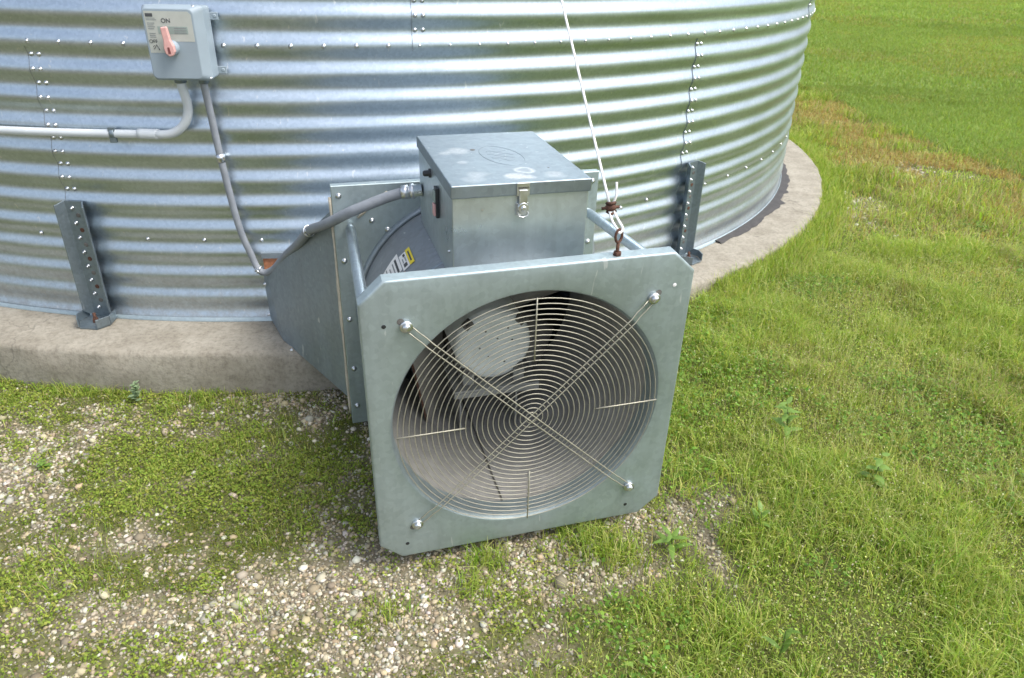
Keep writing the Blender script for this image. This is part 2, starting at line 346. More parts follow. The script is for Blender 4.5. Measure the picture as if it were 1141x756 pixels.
def blades(x,y,h,w,lean,c):
    n=len(x); z=height(x,y)-.004; az=rng.uniform(0,2*PI,n); ld=az+PI/2+rng.normal(0,.5,n)
    dx,dy=np.cos(az)*w/2,np.sin(az)*w/2; lx,ly=np.cos(ld)*lean*h,np.sin(ld)*lean*h
    V=np.empty((n,5,3))
    V[:,0]=np.stack([x-dx,y-dy,z],1); V[:,1]=np.stack([x+dx,y+dy,z],1)
    mx,my,mz=x+lx*.3,y+ly*.3,z+h*.6
    V[:,2]=np.stack([mx+dx*.8,my+dy*.8,mz],1); V[:,3]=np.stack([mx-dx*.8,my-dy*.8,mz],1)
    V[:,4]=np.stack([x+lx,y+ly,z+h*np.sqrt(np.clip(1-lean**2*.6,.1,1))],1)
    b=np.arange(n)[:,None]*5
    return V.reshape(-1,3),b+np.array([[0,1,2,3]]),b+np.array([[3,2,4]]),np.repeat(c,5,0)
def leaves(x,y,zo,s,c,tilt=.5):
    n=len(x); z=height(x,y)+zo; az=rng.uniform(0,2*PI,n); ta=rng.normal(0,tilt,n); tb=rng.normal(0,tilt*.6,n)
    ux,uy,uz=np.cos(az)*np.cos(ta),np.sin(az)*np.cos(ta),np.sin(ta); vx,vy,vz=-np.sin(az)*np.cos(tb),np.cos(az)*np.cos(tb),np.sin(tb)
    P=np.stack([x,y,z],1); U=np.stack([ux,uy,uz],1)*s[:,None]; W=np.stack([vx,vy,vz],1)*s[:,None]*.38
    V=np.stack([P-U*.5,P+W-U*.02,P+U*.55,P-W-U*.02],1)
    b=np.arange(n)[:,None]*4; return V.reshape(-1,3),b+np.array([[0,1,2,3]]),None,np.repeat(c,4,0)
def join(parts):
    V=[];Q=[];T=[];Cc=[];o=0
    for v,q,t,c in parts:
        V.append(v);Cc.append(c)
        if q is not None: Q.append(q+o)
        if t is not None: T.append(t+o)
        o+=len(v)
    return np.concatenate(V),(np.concatenate(T) if T else None),(np.concatenate(Q) if Q else None),np.concatenate(Cc)
GRASS=M_tint('grass_blade',.6,.42,.12); LEAF=M_tint('small_leaf',.6,.3,.12); STONE=M_tint('pebble',.85,0,.25)
GRC=[(.355,.46,.085),(.28,.405,.065),(.43,.50,.125),(.18,.30,.042),(.49,.50,.18)]
# rough grass on the right of the fan and along the pad
pr=[]
def rough_grass(n,box,hk,wk,keep):
    x,y=scatter(n,*box); rg,lw,cv,gv,g,v=masks(x,y)
    k=rng.random(len(x))<keep(x,y,rg,lw,cv,g,v); x,y=x[k],y[k]; rg,v=rg[k],v[k]
    cl=fbm(x,y,3.2,55); h=hk*(.35+1.3*sstep(.30,.72,cl))*rng.uniform(.4,1.5,len(x))
    w=wk*rng.uniform(.6,1.3,len(x))*np.where(rng.random(len(x))<.08,1.9,1); c=col(GRC,.14,len(x)); 
    c=c*(.80+.42*fbm(x,y,2.0,91))[:,None]; dry=(fbm(x,y,1.3,66)>.54)&(rng.random(len(x))<.30); c[dry]=col([(.34,.30,.14),(.40,.36,.19)],.12,int(dry.sum()))
    return x,y,h,w,np.clip(rng.normal(.72,.3,len(x)),.05,1.2),c
near=(-.35,4.6,.9,4.2)
A=rough_grass(520000,near,.052,.0026,lambda x,y,rg,lw,cv,g,v:(rg**1.5)*cv**1.4*(1-lw)*np.clip(.65+1.4*(fbm(x,y,9,201)-.30),0.55,1)); pr.append(blades(*A))
A=rough_grass(170000,(.3,5.2,4.2,10),.065,.0052,lambda x,y,rg,lw,cv,g,v:cv**1.5*(1-lw)*.8); pr.append(blades(*A))
A=rough_grass(150000,(-2.8,.6,1.0,2.9),.024,.0019,lambda x,y,rg,lw,cv,g,v:np.clip((v-.25)*.7+.35*cv**2,0,1)*(1-rg)); pr.append(blades(*A))
# taller fringe along the foot of the concrete pad
a_=rng.uniform(rad(-112),rad(-84),6500); r_=RC+np.abs(rng.normal(.02,.09,6500)); x=BCX+r_*np.cos(a_); y=BCY+r_*np.sin(a_); k=rng.random(len(x))<.06+.7*sstep(.42,.62,fbm(x,y,9,4))*(x<-1.02+.2*(fbm(x,y,12,6)-.5)); x,y=x[k],y[k]
pr.append(blades(x,y,.042*rng.uniform(.3,1.5,len(x)),np.full(len(x),.0028),rng.uniform(.2,1.2,len(x)),col(GRC,.14,len(x))))
a_=rng.uniform(rad(-50),rad(20),16000); r_=RC+np.abs(rng.normal(.02,.07,16000)); x=BCX+r_*np.cos(a_); y=BCY+r_*np.sin(a_)
pr.append(blades(x,y,.085*rng.uniform(.5,1.5,len(x)),np.full(len(x),.0042),rng.uniform(.1,.9,len(x)),col(GRC,.14,len(x))))
# tufts in the gravel
for (cx,cy,n,s,hh) in [(-.06,1.66,150,.035,.075),(-.09,1.56,120,.03,.06),(.29,1.75,260,.06,.08),(.36,1.70,200,.05,.07),(.20,1.80,160,.04,.08),(-.33,1.47,60,.03,.05),(-.72,1.45,60,.04,.045),(.60,1.52,160,.06,.07),(.42,1.50,200,.07,.06),(-.40,2.20,70,.05,.05),(-1.4,1.65,50,.05,.04)]:
    x=rng.normal(cx,s,n); y=rng.normal(cy,s*.8,n); pr.append(blades(x,y,hh*rng.uniform(.5,1.3,n),np.full(n,.0032),rng.uniform(.2,1.0,n),col(GRC,.12,n)))
# seed stalks: thin pale stems
x,y=scatter(75000,-.2,4.4,.9,5.0); rg,lw,cv,gv,g,v=masks(x,y); k=rng.random(len(x))<rg*cv*(1-lw)*.6*(.25+(fbm(x,y,2.1,44)>.45)); x,y=x[k],y[k]; n=len(x)
pr.append(blades(x,y,.095*rng.uniform(.6,1.4,n),np.full(n,.0014),rng.uniform(.2,1.15,n),col([(.52,.51,.24),(.46,.49,.18),(.39,.45,.12)],.1,n)))
V,T,Q,Cc=join(pr); tag(link('rough_grass',npmesh('rough_grass',V,T,Q,GRASS,Cc)),'uncut yellow-green grass growing around the fan and the concrete pad','grass',kind='stuff')
# seed heads on the stalks and small leaves among the rough grass
lp=[]
ns=60000; x,y=scatter(ns,-.2,4.4,.9,5.0); rg,lw,cv,gv,g,v=masks(x,y); k=rng.random(len(x))<rg*cv*(1-lw)*.6; x,y=x[k],y[k]; n=len(x)
lp.append(leaves(x,y,rng.uniform(.03,.095,n),rng.uniform(.003,.007,n),col([(.55,.53,.32),(.48,.50,.24),(.6,.56,.38)],.1,n),1.0))
x,y=scatter(260000,-.35,4.4,.9,4.6); rg,lw,cv,gv,g,v=masks(x,y); k=rng.random(len(x))<rg*cv*(1-lw)*.6; x,y=x[k],y[k]; n=len(x)
lp.append(leaves(x,y,rng.uniform(.003,.04,n),rng.uniform(.004,.010,n),col(GRC,.16,n)*.9,.6))
x,y=scatter(90000,.1,4.4,.9,4.6); rg,lw,cv,gv,g,v=masks(x,y); k=rng.random(len(x))<rg*cv*(1-lw)*1.4*sstep(.52,.66,fbm(x,y,3.1,141)); x,y=x[k],y[k]; n=len(x)
lp.append(leaves(x,y,rng.uniform(.012,.055,n),rng.uniform(.009,.019,n),col([(.14,.26,.04),(.19,.31,.055),(.11,.21,.035)],.15,n),.45))
# creeping clover and moss on the left
x,y=scatter(420000,-2.9,.9,.95,2.95); rg,lw,cv,gv,g,v=masks(x,y); k=rng.random(len(x))<(1-rg)*np.clip(cv*1.15-.12,0,1)**1.6*(.45+.4*v+.25*(fbm(x,y,14,8)>.5))*(.4+.6*sstep(.34,.52,fbm(x,y,24,108))); x,y=x[k],y[k]; v=v[k]; n=len(x)
pat=fbm(x,y,3.5,17); c=col([(.255,.325,.055),(.205,.285,.042),(.32,.36,.08)],.16,n); mo=(pat+.12*(rng.random(n)-.5)>.53); c[mo]=col([(.15,.18,.025),(.19,.21,.035),(.11,.16,.028)],.2,int(mo.sum()))
lp.append(leaves(x,y,rng.uniform(.001,.024,n)*np.where(mo,.5,1),rng.uniform(.005,.012,n)*np.where(mo,.7,1),c,.55))
V,T,Q,Cc=join(lp); tag(link('ground_cover',npmesh('ground_cover',V,T,Q,LEAF,Cc)),'low clover, moss and small weeds creeping over the gravel','ground cover',kind='stuff')
# reddish dead weeds beside the lawn border
y=rng.uniform(3.6,10.4,60000); x=edge_x(y)-np.abs(rng.normal(.1,.85,len(y))); k=visible(x,y)&(np.hypot(x-BCX,y-BCY)>RC+.1)&(rng.random(len(x))<sstep(.38,.56,fbm(x,y,2.6,71))); x,y=x[k],y[k]; n=len(x)
P1=blades(x,y,.05*rng.uniform(.4,1.4,n),np.full(n,.006),rng.uniform(.3,1.2,n),col([(.42,.27,.12),(.50,.41,.18),(.47,.44,.18),(.38,.36,.13)],.15,n))
tag(link('dead_weeds',npmesh('dead_weeds',P1[0],P1[2],P1[1],GRASS,P1[3])),'rust-brown dead weeds in the strip beside the lawn border','weeds',kind='stuff')
# mown lawn
lp=[]
for (n0,box,hh,ww) in ((150000,(3.2,7.0,3.5,9.5),.048,.006),(170000,(1.6,12,8.5,18),.055,.011),(120000,(1,21,17,30),.075,.022)):
    x,y=scatter(n0,*box); k=(x-edge_x(y)>-.01); x,y=x[k],y[k]; n=len(x); big=fbm(x,y,.55,12)
    c=col([(.265,.36,.10),(.30,.385,.11),(.23,.325,.08)],.08,n)*(.75+.5*big)[:,None]
    ye=(fbm(x,y,.8,88)>.55)&(rng.random(n)<.5); c[ye]=col([(.30,.35,.08),(.34,.34,.14)],.12,int(ye.sum()))
    lp.append(blades(x,y,hh*rng.uniform(.5,1.25,n),ww*rng.uniform(.7,1.3,n),np.clip(rng.normal(.6,.2,n),.1,1.1),c))
V,T,Q,Cc=join(lp); tag(link('lawn',npmesh('lawn',V,T,Q,GRASS,Cc)),'deep green mown lawn beyond the rough strip','lawn',kind='stuff')
# pebbles
bm=bmesh.new(); bmesh.ops.create_icosphere(bm,subdivisions=1,radius=1); iv=np.array([v.co[:] for v in bm.verts]); it=np.array([[v.index for v in f.verts] for f in bm.faces]); bm.free()
bm=bmesh.new(); bmesh.ops.create_icosphere(bm,subdivisions=2,radius=1); iv2=np.array([v.co[:] for v in bm.verts]); it2=np.array([[v.index for v in f.verts] for f in bm.faces]); bm.free()
PC=[(.39,.335,.22),(.45,.395,.275),(.30,.25,.16),(.50,.46,.36),(.36,.335,.265),(.42,.345,.22),(.22,.19,.13),(.57,.54,.45)]
def pebbles(x,y,s,iv,it,sink=.25):
    n=len(x); m=len(iv); z=height(x,y)
    ax=rng.uniform(.6,1.25,(n,3)); ax[:,2]*=.62; jit=1+rng.normal(0,.15,(n,m,1)); P=iv[None]*jit
    P=P+.30*np.sign(rng.normal(size=(n,1,3)))*np.abs(P)*rng.uniform(0,1,(n,1,1))*.4
    P=P*ax[:,None,:]*s[:,None,None]; a=rng.uniform(0,2*PI,n); ca,sa=np.cos(a)[:,None],np.sin(a)[:,None]; t=rng.normal(0,.35,n); ct,st=np.cos(t)[:,None],np.sin(t)[:,None]
    px=P[...,0]*ct-P[...,2]*st; pz=P[...,0]*st+P[...,2]*ct; py=P[...,1]
    Vv=np.stack([px*ca-py*sa+x[:,None],px*sa+py*ca+y[:,None],pz+(z+s*(.45-sink))[:,None]],-1)
    c=col(PC,.13,n,.03)*np.where(s<.0055,.78,1.0)[:,None]; return Vv.reshape(-1,3),None,(np.arange(n)[:,None,None]*m+it[None]).reshape(-1,3),np.repeat(c,m,0)
pp=[]
x,y=scatter(190000,-2.9,1.1,.95,2.95); rg,lw,cv,gv,g,v=masks(x,y); k=rng.random(len(x))<np.clip(.10*(1-rg)+np.clip(gv*1.1-.22,0,1)**1.3*(1-.6*v)*(.25+.75*np.clip(g*1.3,0,1)),0,1); x,y=x[k],y[k]
s=np.clip(rng.lognormal(math.log(.0040),.40,len(x)),.002,.011); pp.append(pebbles(x,y,s,iv,it))
x,y=scatter(14000,-2.9,1.0,.95,2.95); rg,lw,cv,gv,g,v=masks(x,y); k=rng.random(len(x))<(1-rg)*np.clip(.10+.9*np.clip(gv*1.2-.15,0,1)*(.3+.7*g),0,1); x,y=x[k],y[k]
s=np.clip(rng.lognormal(math.log(.0072),.36,len(x)),.004,.020); pp.append(pebbles(x,y,s,iv,it,.2))
x,y=scatter(30000,1.6,3.7,3.8,7.2); rg,lw,cv,gv,g,v=masks(x,y); k=rng.random(len(x))<g*1.2-.1; x,y=x[k],y[k]; pp.append(pebbles(x,y,np.clip(rng.lognormal(math.log(.009),.3,len(x)),.004,.02),iv,it))
V,T,Q,Cc=join(pp); tag(link('gravel',npmesh('gravel',V,T,Q,STONE,Cc)),'tan and grey gravel scattered in front of the fan','gravel',kind='stuff')
# ------------------------------------------------------------------ broadleaf weeds
def weed(name,loc,h,n,ls,lw,label,c,group=None,up=.5,pale=False,seed=0):
    R=random.Random(seed); x,y=loc; z=float(height(np.array([x]),np.array([y]))[0])
    root=empty(name,(x,y,z)); tag(root,label,'weed','broad-leaved weeds scattered around the fan')
    sm=MB(); lean=Vector((R.uniform(-.2,.2),R.uniform(-.2,.2),1)); st=smoothpath([(0,0,-.01),lean*h*.5+Vector((.004,0,0)),lean*h],5); sm.tube(st,[.0022-.0012*i/len(st) for i in range(len(st))],6)
    sm.build('stem',c[1],root)
    lf=MB()
    for i in range(n):
        t=.25+.75*i/(n-1); b=lean*h*t; az=i*2.4+R.uniform(-.4,.4); e=up+R.uniform(-.3,.3); L=ls*(1.15-.45*t)*R.uniform(.8,1.15); W=lw*(1.1-.4*t)
        d=Vector((math.cos(az)*math.cos(e),math.sin(az)*math.cos(e),math.sin(e))); sd=Vector((-math.sin(az),math.cos(az),0)); nn=d.cross(sd)
        vs=[];fs=[]; K=7
        for k in range(K):
            u=k/(K-1); wv=W*math.sin(PI*min(1,u**.8*.96+.03))*(1-.25*u); p=b+d*L*u-Vector((0,0,1))*L*.35*u*u
            vs+= [p-sd*wv+nn*wv*-.25,p,p+sd*wv+nn*wv*-.25]
        for k in range(K-1):
            o=k*3; fs+=[(o,o+1,o+4,o+3),(o+1,o+2,o+5,o+4)]
        lf.add(vs,fs,True)
    lf.build('foliage',c[0],root)
    return root
def M_leaf(name,c1,c2):
    t=NT(name); n=t.noise(60,4,vec=t.coord()); cc=t.ramp(n.outputs['Fac'],[(.3,c1),(.7,c2)]); t.l(cc,t.b.inputs['Base Color']); t.b.inputs['Roughness'].default_value=.5
    tr=t.node('ShaderNodeBsdfTranslucent'); t.l(cc,tr.inputs['Color']); mx=t.node('ShaderNodeMixShader'); mx.inputs[0].default_value=.35; t.l(t.b.outputs[0],mx.inputs[1]); t.l(tr.outputs[0],mx.inputs[2]); t.l(mx.outputs[0],t.out.inputs['Surface']); return t.m
LG=(M_leaf('weed_leaf',(.15,.27,.04),(.22,.35,.07)),M_leaf('weed_stem',(.12,.18,.05),(.16,.2,.07)))
LP=(M_leaf('weed_leaf_pale',(.22,.33,.16),(.33,.42,.25)),LG[1])
weed('leafy_weed',(1.02,2.24),.15,13,.075,.014,'tall broad-leaved weed standing in the grass right of the fan plate',LG,seed=1,up=.45)
weed('leafy_weed',(1.20,1.95),.12,9,.06,.018,'weed with drooping heart-shaped leaves deep in the grass',LG,seed=2,up=.25)
weed('leafy_weed',(.515,1.735),.07,8,.08,.012,'small star-shaped weed in the gravel by the plate corner',LG,seed=3,up=.55)
weed('leafy_weed',(.80,1.80),.08,7,.07,.012,'short narrow-leaved weed where the gravel meets the grass',LG,seed=4,up=.8)
weed('leafy_weed',(.725,1.33),.10,6,.075,.011,'upright narrow-leaved weed nearest the camera',LG,seed=5,up=1.0)
weed('leafy_weed',(-1.50,2.47),.10,22,.035,.012,'bushy pale green weed against the foot of the concrete pad',LP,seed=6,up=.6)
weed('leafy_weed',(-1.63,2.06),.035,12,.030,.011,'low rosette weed in the pale gravel at far left',LG,seed=7,up=.3)
# ------------------------------------------------------------------ concrete pad
pad=empty('concrete_pad',(BCX,BCY,GZ)); tag(pad,'weathered round concrete footing the grain bin stands on','foundation')
def circ_mesh(prof,a0,a1,n,jit=None):
    b=MB(); vs=[];m=n+1
    for i,(r,z) in enumerate(prof):
        for k in range(m):
            a=a0+(a1-a0)*k/n; rr=r+(jit(i,a) if jit else 0); vs.append((rr*math.cos(a),rr*math.sin(a),z))
    fs=[(i*m+k,i*m+k+1,(i+1)*m+k+1,(i+1)*m+k) for i in range(len(prof)-1) for k in range(n)]
    return b.add(vs,fs,True)
def pj(i,a):
    q=np.array([a*RC]); e=float(fbm(q,q*0+i*.3,9,3)[0]-.5)*.012+float(fbm(q,q*0,1.6,8)[0]-.5)*.02
    chip=max(0,float(fbm(q,q*0,5,14)[0])-.66)*.12
    return 0 if i==0 else e-(chip if i in (2,3) else 0)
circ_mesh([(.5,-GZ),(RC-.25,-GZ),(RC-.02,-GZ),(RC-.006,-GZ-.006),(RC,-GZ-.022),(RC+.003,-GZ-.12),(RC+.006,-GZ-.5)],rad(-270),rad(90),900,pj).build('footing',CONC,pad)
# tar seal at the wall foot on the right
tb=MB(); vs=[];fs=[];K=70
for k in range(K+1):
    a=rad(-43+34*k/K); q=np.array([a*30.]); wd=.012+.10*max(0,float(fbm(q,q*0,.9,6)[0])-.33)*math.sin(PI*k/K)+.02*float(vnoise(q*2.1,q*0,3)[0])
    for j,(r,z) in enumerate(((BR-.01,.012),(BR+.02+wd*.6,.010),(BR+.022+wd,.002))): vs.append((r*math.cos(a),r*math.sin(a),z-GZ))
for k in range(K):
    for j in range(2): o=k*3+j; fs.append((o,o+1,o+4,o+3))
tb.add(vs,fs,True); tb.build('tar_seal',TAR,pad)
# ------------------------------------------------------------------ grain bin
binr=empty('grain_bin',(BCX,BCY,0)); tag(binr,'round corrugated galvanised steel grain bin filling the background','grain bin')
AMP=.0064; RM=BR-AMP
SEAM1=[-95.2+45.8*k for k in range(-1,7)]      # bolt columns of the bottom ring
def corr(z): return RM+AMP*math.cos(2*PI*(z-ZS)/PITCH)
def wall_sheet(deg0,deg1,z0,z1,na,nzp,out,lip):
    n=na; nz=max(2,int(round((z1-z0)/PITCH*nzp))); vs=[];m=n+1
    ex=math.degrees(.027/BR)
    for i in range(nz+1):
        z=z0+(z1-z0)*i/nz
        for k in range(m):
            t=k/n; a=rad(deg0-ex+(deg1-deg0+2*ex)*t); ri=corr(z)+out+.0022*(1-t); vs.append((ri*math.cos(a),ri*math.sin(a),z))
    fs=[(i*m+k,i*m+k+1,(i+1)*m+k+1,(i+1)*m+k) for i in range(nz) for k in range(n)]
    b=MB().add(vs,fs,True)
    # sheet edges: left end and bottom turned in by the sheet thickness
    ev=[vs[i*m] for i in range(nz+1)]; ev0=[(x*(1+.0002),y*(1+.0002),z) for x,y,z in ev]; iv_=[(x*(1-.0016/BR),y*(1-.0016/BR),z) for x,y,z in ev]; b.add(ev+iv_,[(i,i+1,nz+2+i,nz+1+i) for i in range(nz)])
    if lip: ev=[vs[k] for k in range(m)]; iv_=[(x*(1-.0030/BR),y*(1-.0030/BR),z) for x,y,z in ev]; b.add(ev+iv_,[(k,k+1,m+1+k,m+k) for k in range(n)])
    return b,ev0
TOP=ZS+4*1.1176
for ring in range(5):
    z0=.004 if ring==0 else ZS+1.1176*(ring-1)-.020; z1=ZS+1.1176*ring+.022
    for k in range(8):
        s0=-95.2+45.8*(k-1)+(22.95 if ring%2 else 0); s1=s0+45.8
        if k==7: s1=-95.2+45.8*(-1)+360+(22.95 if ring%2 else 0)
        mid=((s0+s1)/2+720+180)%360-180; front=-170<mid<10
        sb,ev_=wall_sheet(s0,s1,z0,z1,44 if front and ring<2 else 16,14 if front and ring<2 else 6,.0030 if ring%2 else 0,ring>0); so_=sb.build('wall_sheet',WALL,binr)
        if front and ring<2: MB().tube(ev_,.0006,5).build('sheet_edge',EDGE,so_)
circ_mesh([(BR+.002,.016),(BR+.006,.012),(BR+.012,.005),(BR+.013,.001)],rad(-270),rad(90),240).build('base_lip',GAL,binr)
circ_mesh([(BR+.05,TOP),(BR+.06,TOP+.03),(.5,TOP+1.75),(.5,TOP+1.9),(.01,TOP+1.95)],rad(-270),rad(90),64).build('roof',GALLIP,binr)
# bolts
bp=MB().lathe([(.0001,-.0068),(.003,-.0065),(.005,-.005),(.006,-.0026),(.0062,-.0016),(.0090,-.0013),(.0090,0)],12)
boltme=bp.mesh('bolt',BOLT)
def bolt_list():
    L=[]
    for k in range(-24,60): L.append((-83.79+1.921*k,ZS,.0022))
    for s in (-95.2,-49.4,-3.6,-141):
        for i in range(1,22):
            for o in (-.24,.24): L.append((s+o,ZS-.0508*i+.004,.0022))
    for s in (-95.2+22.95,-95.2+68.75,-95.2-22.85):
        for i in range(0,5):
            for o in (-.25,.25): L.append((s+o,ZS+.055+.0508*i,.0052))
    for k in range(-6,22): L.append((-98.26+3.745*k,.366,.0022))
    return L
vis=[];rest=[]
for (d,z,o) in bolt_list():
    if abs(d+95.2)<.7 and z<.53 or abs(d+49.4)<.9 and z<.53: continue
    p=wallp(d,corr(z)+o,z); pc=np.array(p)-np.array([0,0,CAM_H]); w=pc@FW; nrm=Vector((math.cos(rad(d)),math.sin(rad(d)),0)); see=nrm.dot(Vector((0,0,CAM_H))-p)
    inside=abs(pc@RT/w)<.69 and abs(pc@UP/w)<.457 and see>0
    (vis if inside else rest).append((float(np.linalg.norm(pc)),d,z,o))
vis.sort(); rest+=vis[100:]; vis=vis[:100]
for (_,d,z,o) in vis:
    p=wallp(d,corr(z)+o,z)-Vector((BCX,BCY,0)); link('bolt',boltme,binr,p,(random.uniform(-.06,.06),0,rad(d)+PI/2))
rb=MB(); bv=[v.co.copy() for v in boltme.vertices]; bf=[tuple(f.vertices) for f in boltme.polygons]
for (_,d,z,o) in rest:
    Mx=Matrix.Translation(wallp(d,corr(z)+o,z)-Vector((BCX,BCY,0)))@Matrix.Rotation(rad(d)+PI/2,4,'Z'); rb.add([Mx@v for v in bv],bf,True)
tag(rb.build('bolt',BOLT,binr),kind='stuff')
# anchor brackets at the sheet seams
def bracket(deg,h,flip):
    p=wallp(deg,BR+.006,0)-Vector((BCX,BCY,0)); rz=rad(deg)+PI/2
    t=.005
    b=MB(); W=.040
    # channel: web against the wall, two flanges splayed outward (local -y is outward)
    out=[(-W-.022,-.044),(-W,-.006),(W,-.006),(W+.022,-.044)]
    inn=[(-W-.022+t,-.045),(-W+t*.9,-.006-t),(W-t*.9,-.006-t),(W+.022-t,-.045)]
    n=9; prof=out+inn[::-1]
    lo=.012
    vs=[(x,y,lo+(.035 if abs(x)>W+.01 else 0)) for x,y in prof]+[(x,y,h-(.012 if abs(x)>W+.01 else 0)) for x,y in prof]; m=len(prof)
    fs=[(i,(i+1)%m,(i+1)%m+m,i+m) for i in range(m)]+[(0,1,6,7),(1,2,5,6),(2,3,4,5),(m,m+1,m+6,m+7),(m+1,m+2,m+5,m+6),(m+2,m+3,m+4,m+5)]
    b.add(vs,fs); o=b.build('anchor_bracket',GALBRK,binr,p,(0,0,rz),bevel=.0015)
    f=MB()
    prof=[(-.058,-.010),(-.068,-.070),(-.038,-.118),(.038,-.118),(.068,-.070),(.058,-.010)]
    f.add([(x,y,.001) for x,y in prof]+[(x,y,.009) for x,y in prof],[tuple(range(5,-1,-1)),tuple(range(6,12))]+[(i,(i+1)%6,(i+1)%6+6,i+6) for i in range(6)])
    for (x0,y0),(x1,y1) in ((prof[0],prof[1]),(prof[1],prof[2]),(prof[3],prof[4]),(prof[4],prof[5])):
        d=Vector((x1-x0,y1-y0,0)).normalized(); nn=Vector((-d.y,d.x,0))*.005
        q=[Vector((x0,y0,.009)),Vector((x1,y1,.009))]; hh=.038
        f.add([q[0],q[1],q[1]-nn,q[0]-nn]+[v+Vector((0,0,hh)) for v in (q[0],q[1],q[1]-nn,q[0]-nn)],[(0,1,2,3),(4,5,6,7),(0,1,5,4),(1,2,6,5),(2,3,7,6),(3,0,4,7)])
    f.build('foot_plate',GALBRK,o,bevel=.001)
    nb=max(5,int((h-.06)/.055)); 
    for k in range(nb):
        z=h-.03-k*(h-.085)/(nb-1)
        q=link('bolt',boltme,o,(random.uniform(-.003,.003)-.006,-.0115,z),(0,0,0)); q.scale=(1.05,1.6,1.05)
        if k<nb-1:
            hl=MB().lathe([(.0001,-.0122),(.0075,-.0122),(.0095,-.0118),(.0095,-.011)],12,M=Matrix.Translation((.010,0,z-.029))); hl.build('empty_hole',RUST if k%2 else DUSTY,o)
    nu=MB().lathe([(.0001,-.02),(.010,-.02),(.0125,-.012),(.0125,0)],6,M=Matrix.Translation((0,-.062,.009))@Matrix.Rotation(-PI/2,4,'X'),smooth=False).tube([(0,-.062,.009),(0,-.062,.05)],.0065,8)
    nu.build('anchor_nut',RUST,o)
    return o
b1=bracket(-95.0,.525,False); b2=bracket(-48.6,.52,False)
# rusty nut beside the left foot
# ------------------------------------------------------------------ aeration fan (local frame: x along plate, y towards bin, z up)
ZO=FZ-GZ
fan=empty('aeration_fan',(FX,FY,GZ),YAW); tag(fan,'galvanised aeration fan with square inlet plate and wire guard in front of the bin','fan')
TILT=Matrix.Translation((0,0,ZO))@Matrix.Rotation(.0378,4,'X')@Matrix.Rotation(-.0118,4,'Y')
pa,pb,cx_,cz_,HR=.442,.457,.0615,.0575,.3880
OCT=[(pa,-pb+cz_),(pa,pb-cz_),(pa-cx_,pb),(-pa+cx_,pb),(-pa,pb-cz_),(-pa,-pb+cz_),(-pa+cx_,-pb),(pa-cx_*.55,-pb)]
OCT[7]=(pa-cx_,-pb); 
def octray(a):
    d=Vector((math.cos(a),math.sin(a))); best=9
    for i in range(8):
        p=Vector(OCT[i]); q=Vector(OCT[(i+1)%8]); e=q-p; den=d.x*e.y-d.y*e.x
        if abs(den)<1e-9: continue
        t=(p.x*e.y-p.y*e.x)/den; s=(p.x*d.y-p.y*d.x)/den
        if t>0 and -1e-6<=s<=1+1e-6: best=min(best,t)
    return d*best
angs=sorted(set([2*PI*k/120 for k in range(120)]+[math.atan2(z,x)%(2*PI) for x,z in OCT]))
rings=[]   # from the hole outwards then back over the rolled edge
def ring_oct(ins,y): return [(octray(a)*(1-ins/.45),y) for a in angs]
rr=[[(Vector((math.cos(a),math.sin(a)))*r,y) for a in angs] for r,y in ((.379,.075),(.379,.03),(.3815,.012),(HR,.0025),(.398,0))]
rr+=[[((octray(a)*.55+Vector((math.cos(a),math.sin(a)))*.398*.45),0) for a in angs],ring_oct(.006,0),ring_oct(.0025,.0008),ring_oct(.0006,.003),ring_oct(0,.0065),ring_oct(0,.040),ring_oct(.003,.040),ring_oct(.003,.010)]
pm=MB(); m=len(angs); vs=[TILT@Vector((p.x,y,p.y)) for R_ in rr for p,y in R_]
pm.add(vs,[(i*m+k,i*m+(k+1)%m,(i+1)*m+(k+1)%m,(i+1)*m+k) for i in range(len(rr)-1) for k in range(m)],True)
plate=pm.build('inlet_plate',GAL,fan)
es=plate.modifiers.new('es','EDGE_SPLIT'); es.split_angle=rad(40)
for (x,z) in ((-.385,.335),(.388,.362),(-.363,-.405),(.33,-.41)):
    MB().lathe([(.0001,-.0012),(.0045,-.0012),(.0058,-.0006)],12,M=TILT@Matrix.Translation((x,0,z))).build('empty_hole',WHITE if x>.38 else BLACK,plate)
# guard: one welded wire grille
gd=MB(); gy_=-.011
for k in range(24):
    r=.0175+(.372-.0175)*k/23; nn=24 if k<4 else 72
    gd.tube([TILT@Vector((r*math.cos(2*PI*i/nn),gy_,r*math.sin(2*PI*i/nn))) for i in range(nn)],.0014,6,closed=True)
for sx,sz in ((1,1),(-1,-1)):
    pass
for dg in (45,-45):
    d=Vector((math.cos(rad(dg)),0,math.sin(rad(dg)))); nrm=Vector((-d.z,0,d.x)); off=.0085; E_=.331*math.sqrt(2)
    for o in (-off,off):
        pts=[]
        for t in np.linspace(-E_+.012,E_-.012,41): pts.append(TILT@(d*float(t)+nrm*o+Vector((0,gy_-.0045+(.011 if abs(t)>.44 else .006 if abs(t)>.41 else 0),0))))
        gd.tube(pts,.0018,6)
    for sgn in (-1,1):
        loop=[TILT@(d*sgn*(E_-.012)+nrm*off*math.cos(a)+d*sgn*off*math.sin(a)+Vector((0,-.0045,0))) for a in np.linspace(0,PI,9)]; gd.tube(loop,.0018,6)
for (ax,az) in ((1,0),(-1,0),(0,1),(0,-1)):
    d=Vector((ax,0,az)); gd.tube([TILT@(d*t+Vector((0,gy_-.0038,0))) for t in (.19,.25,.31,.376)],.0021,6)
guard=gd.build('wire_guard',WIRE,fan)
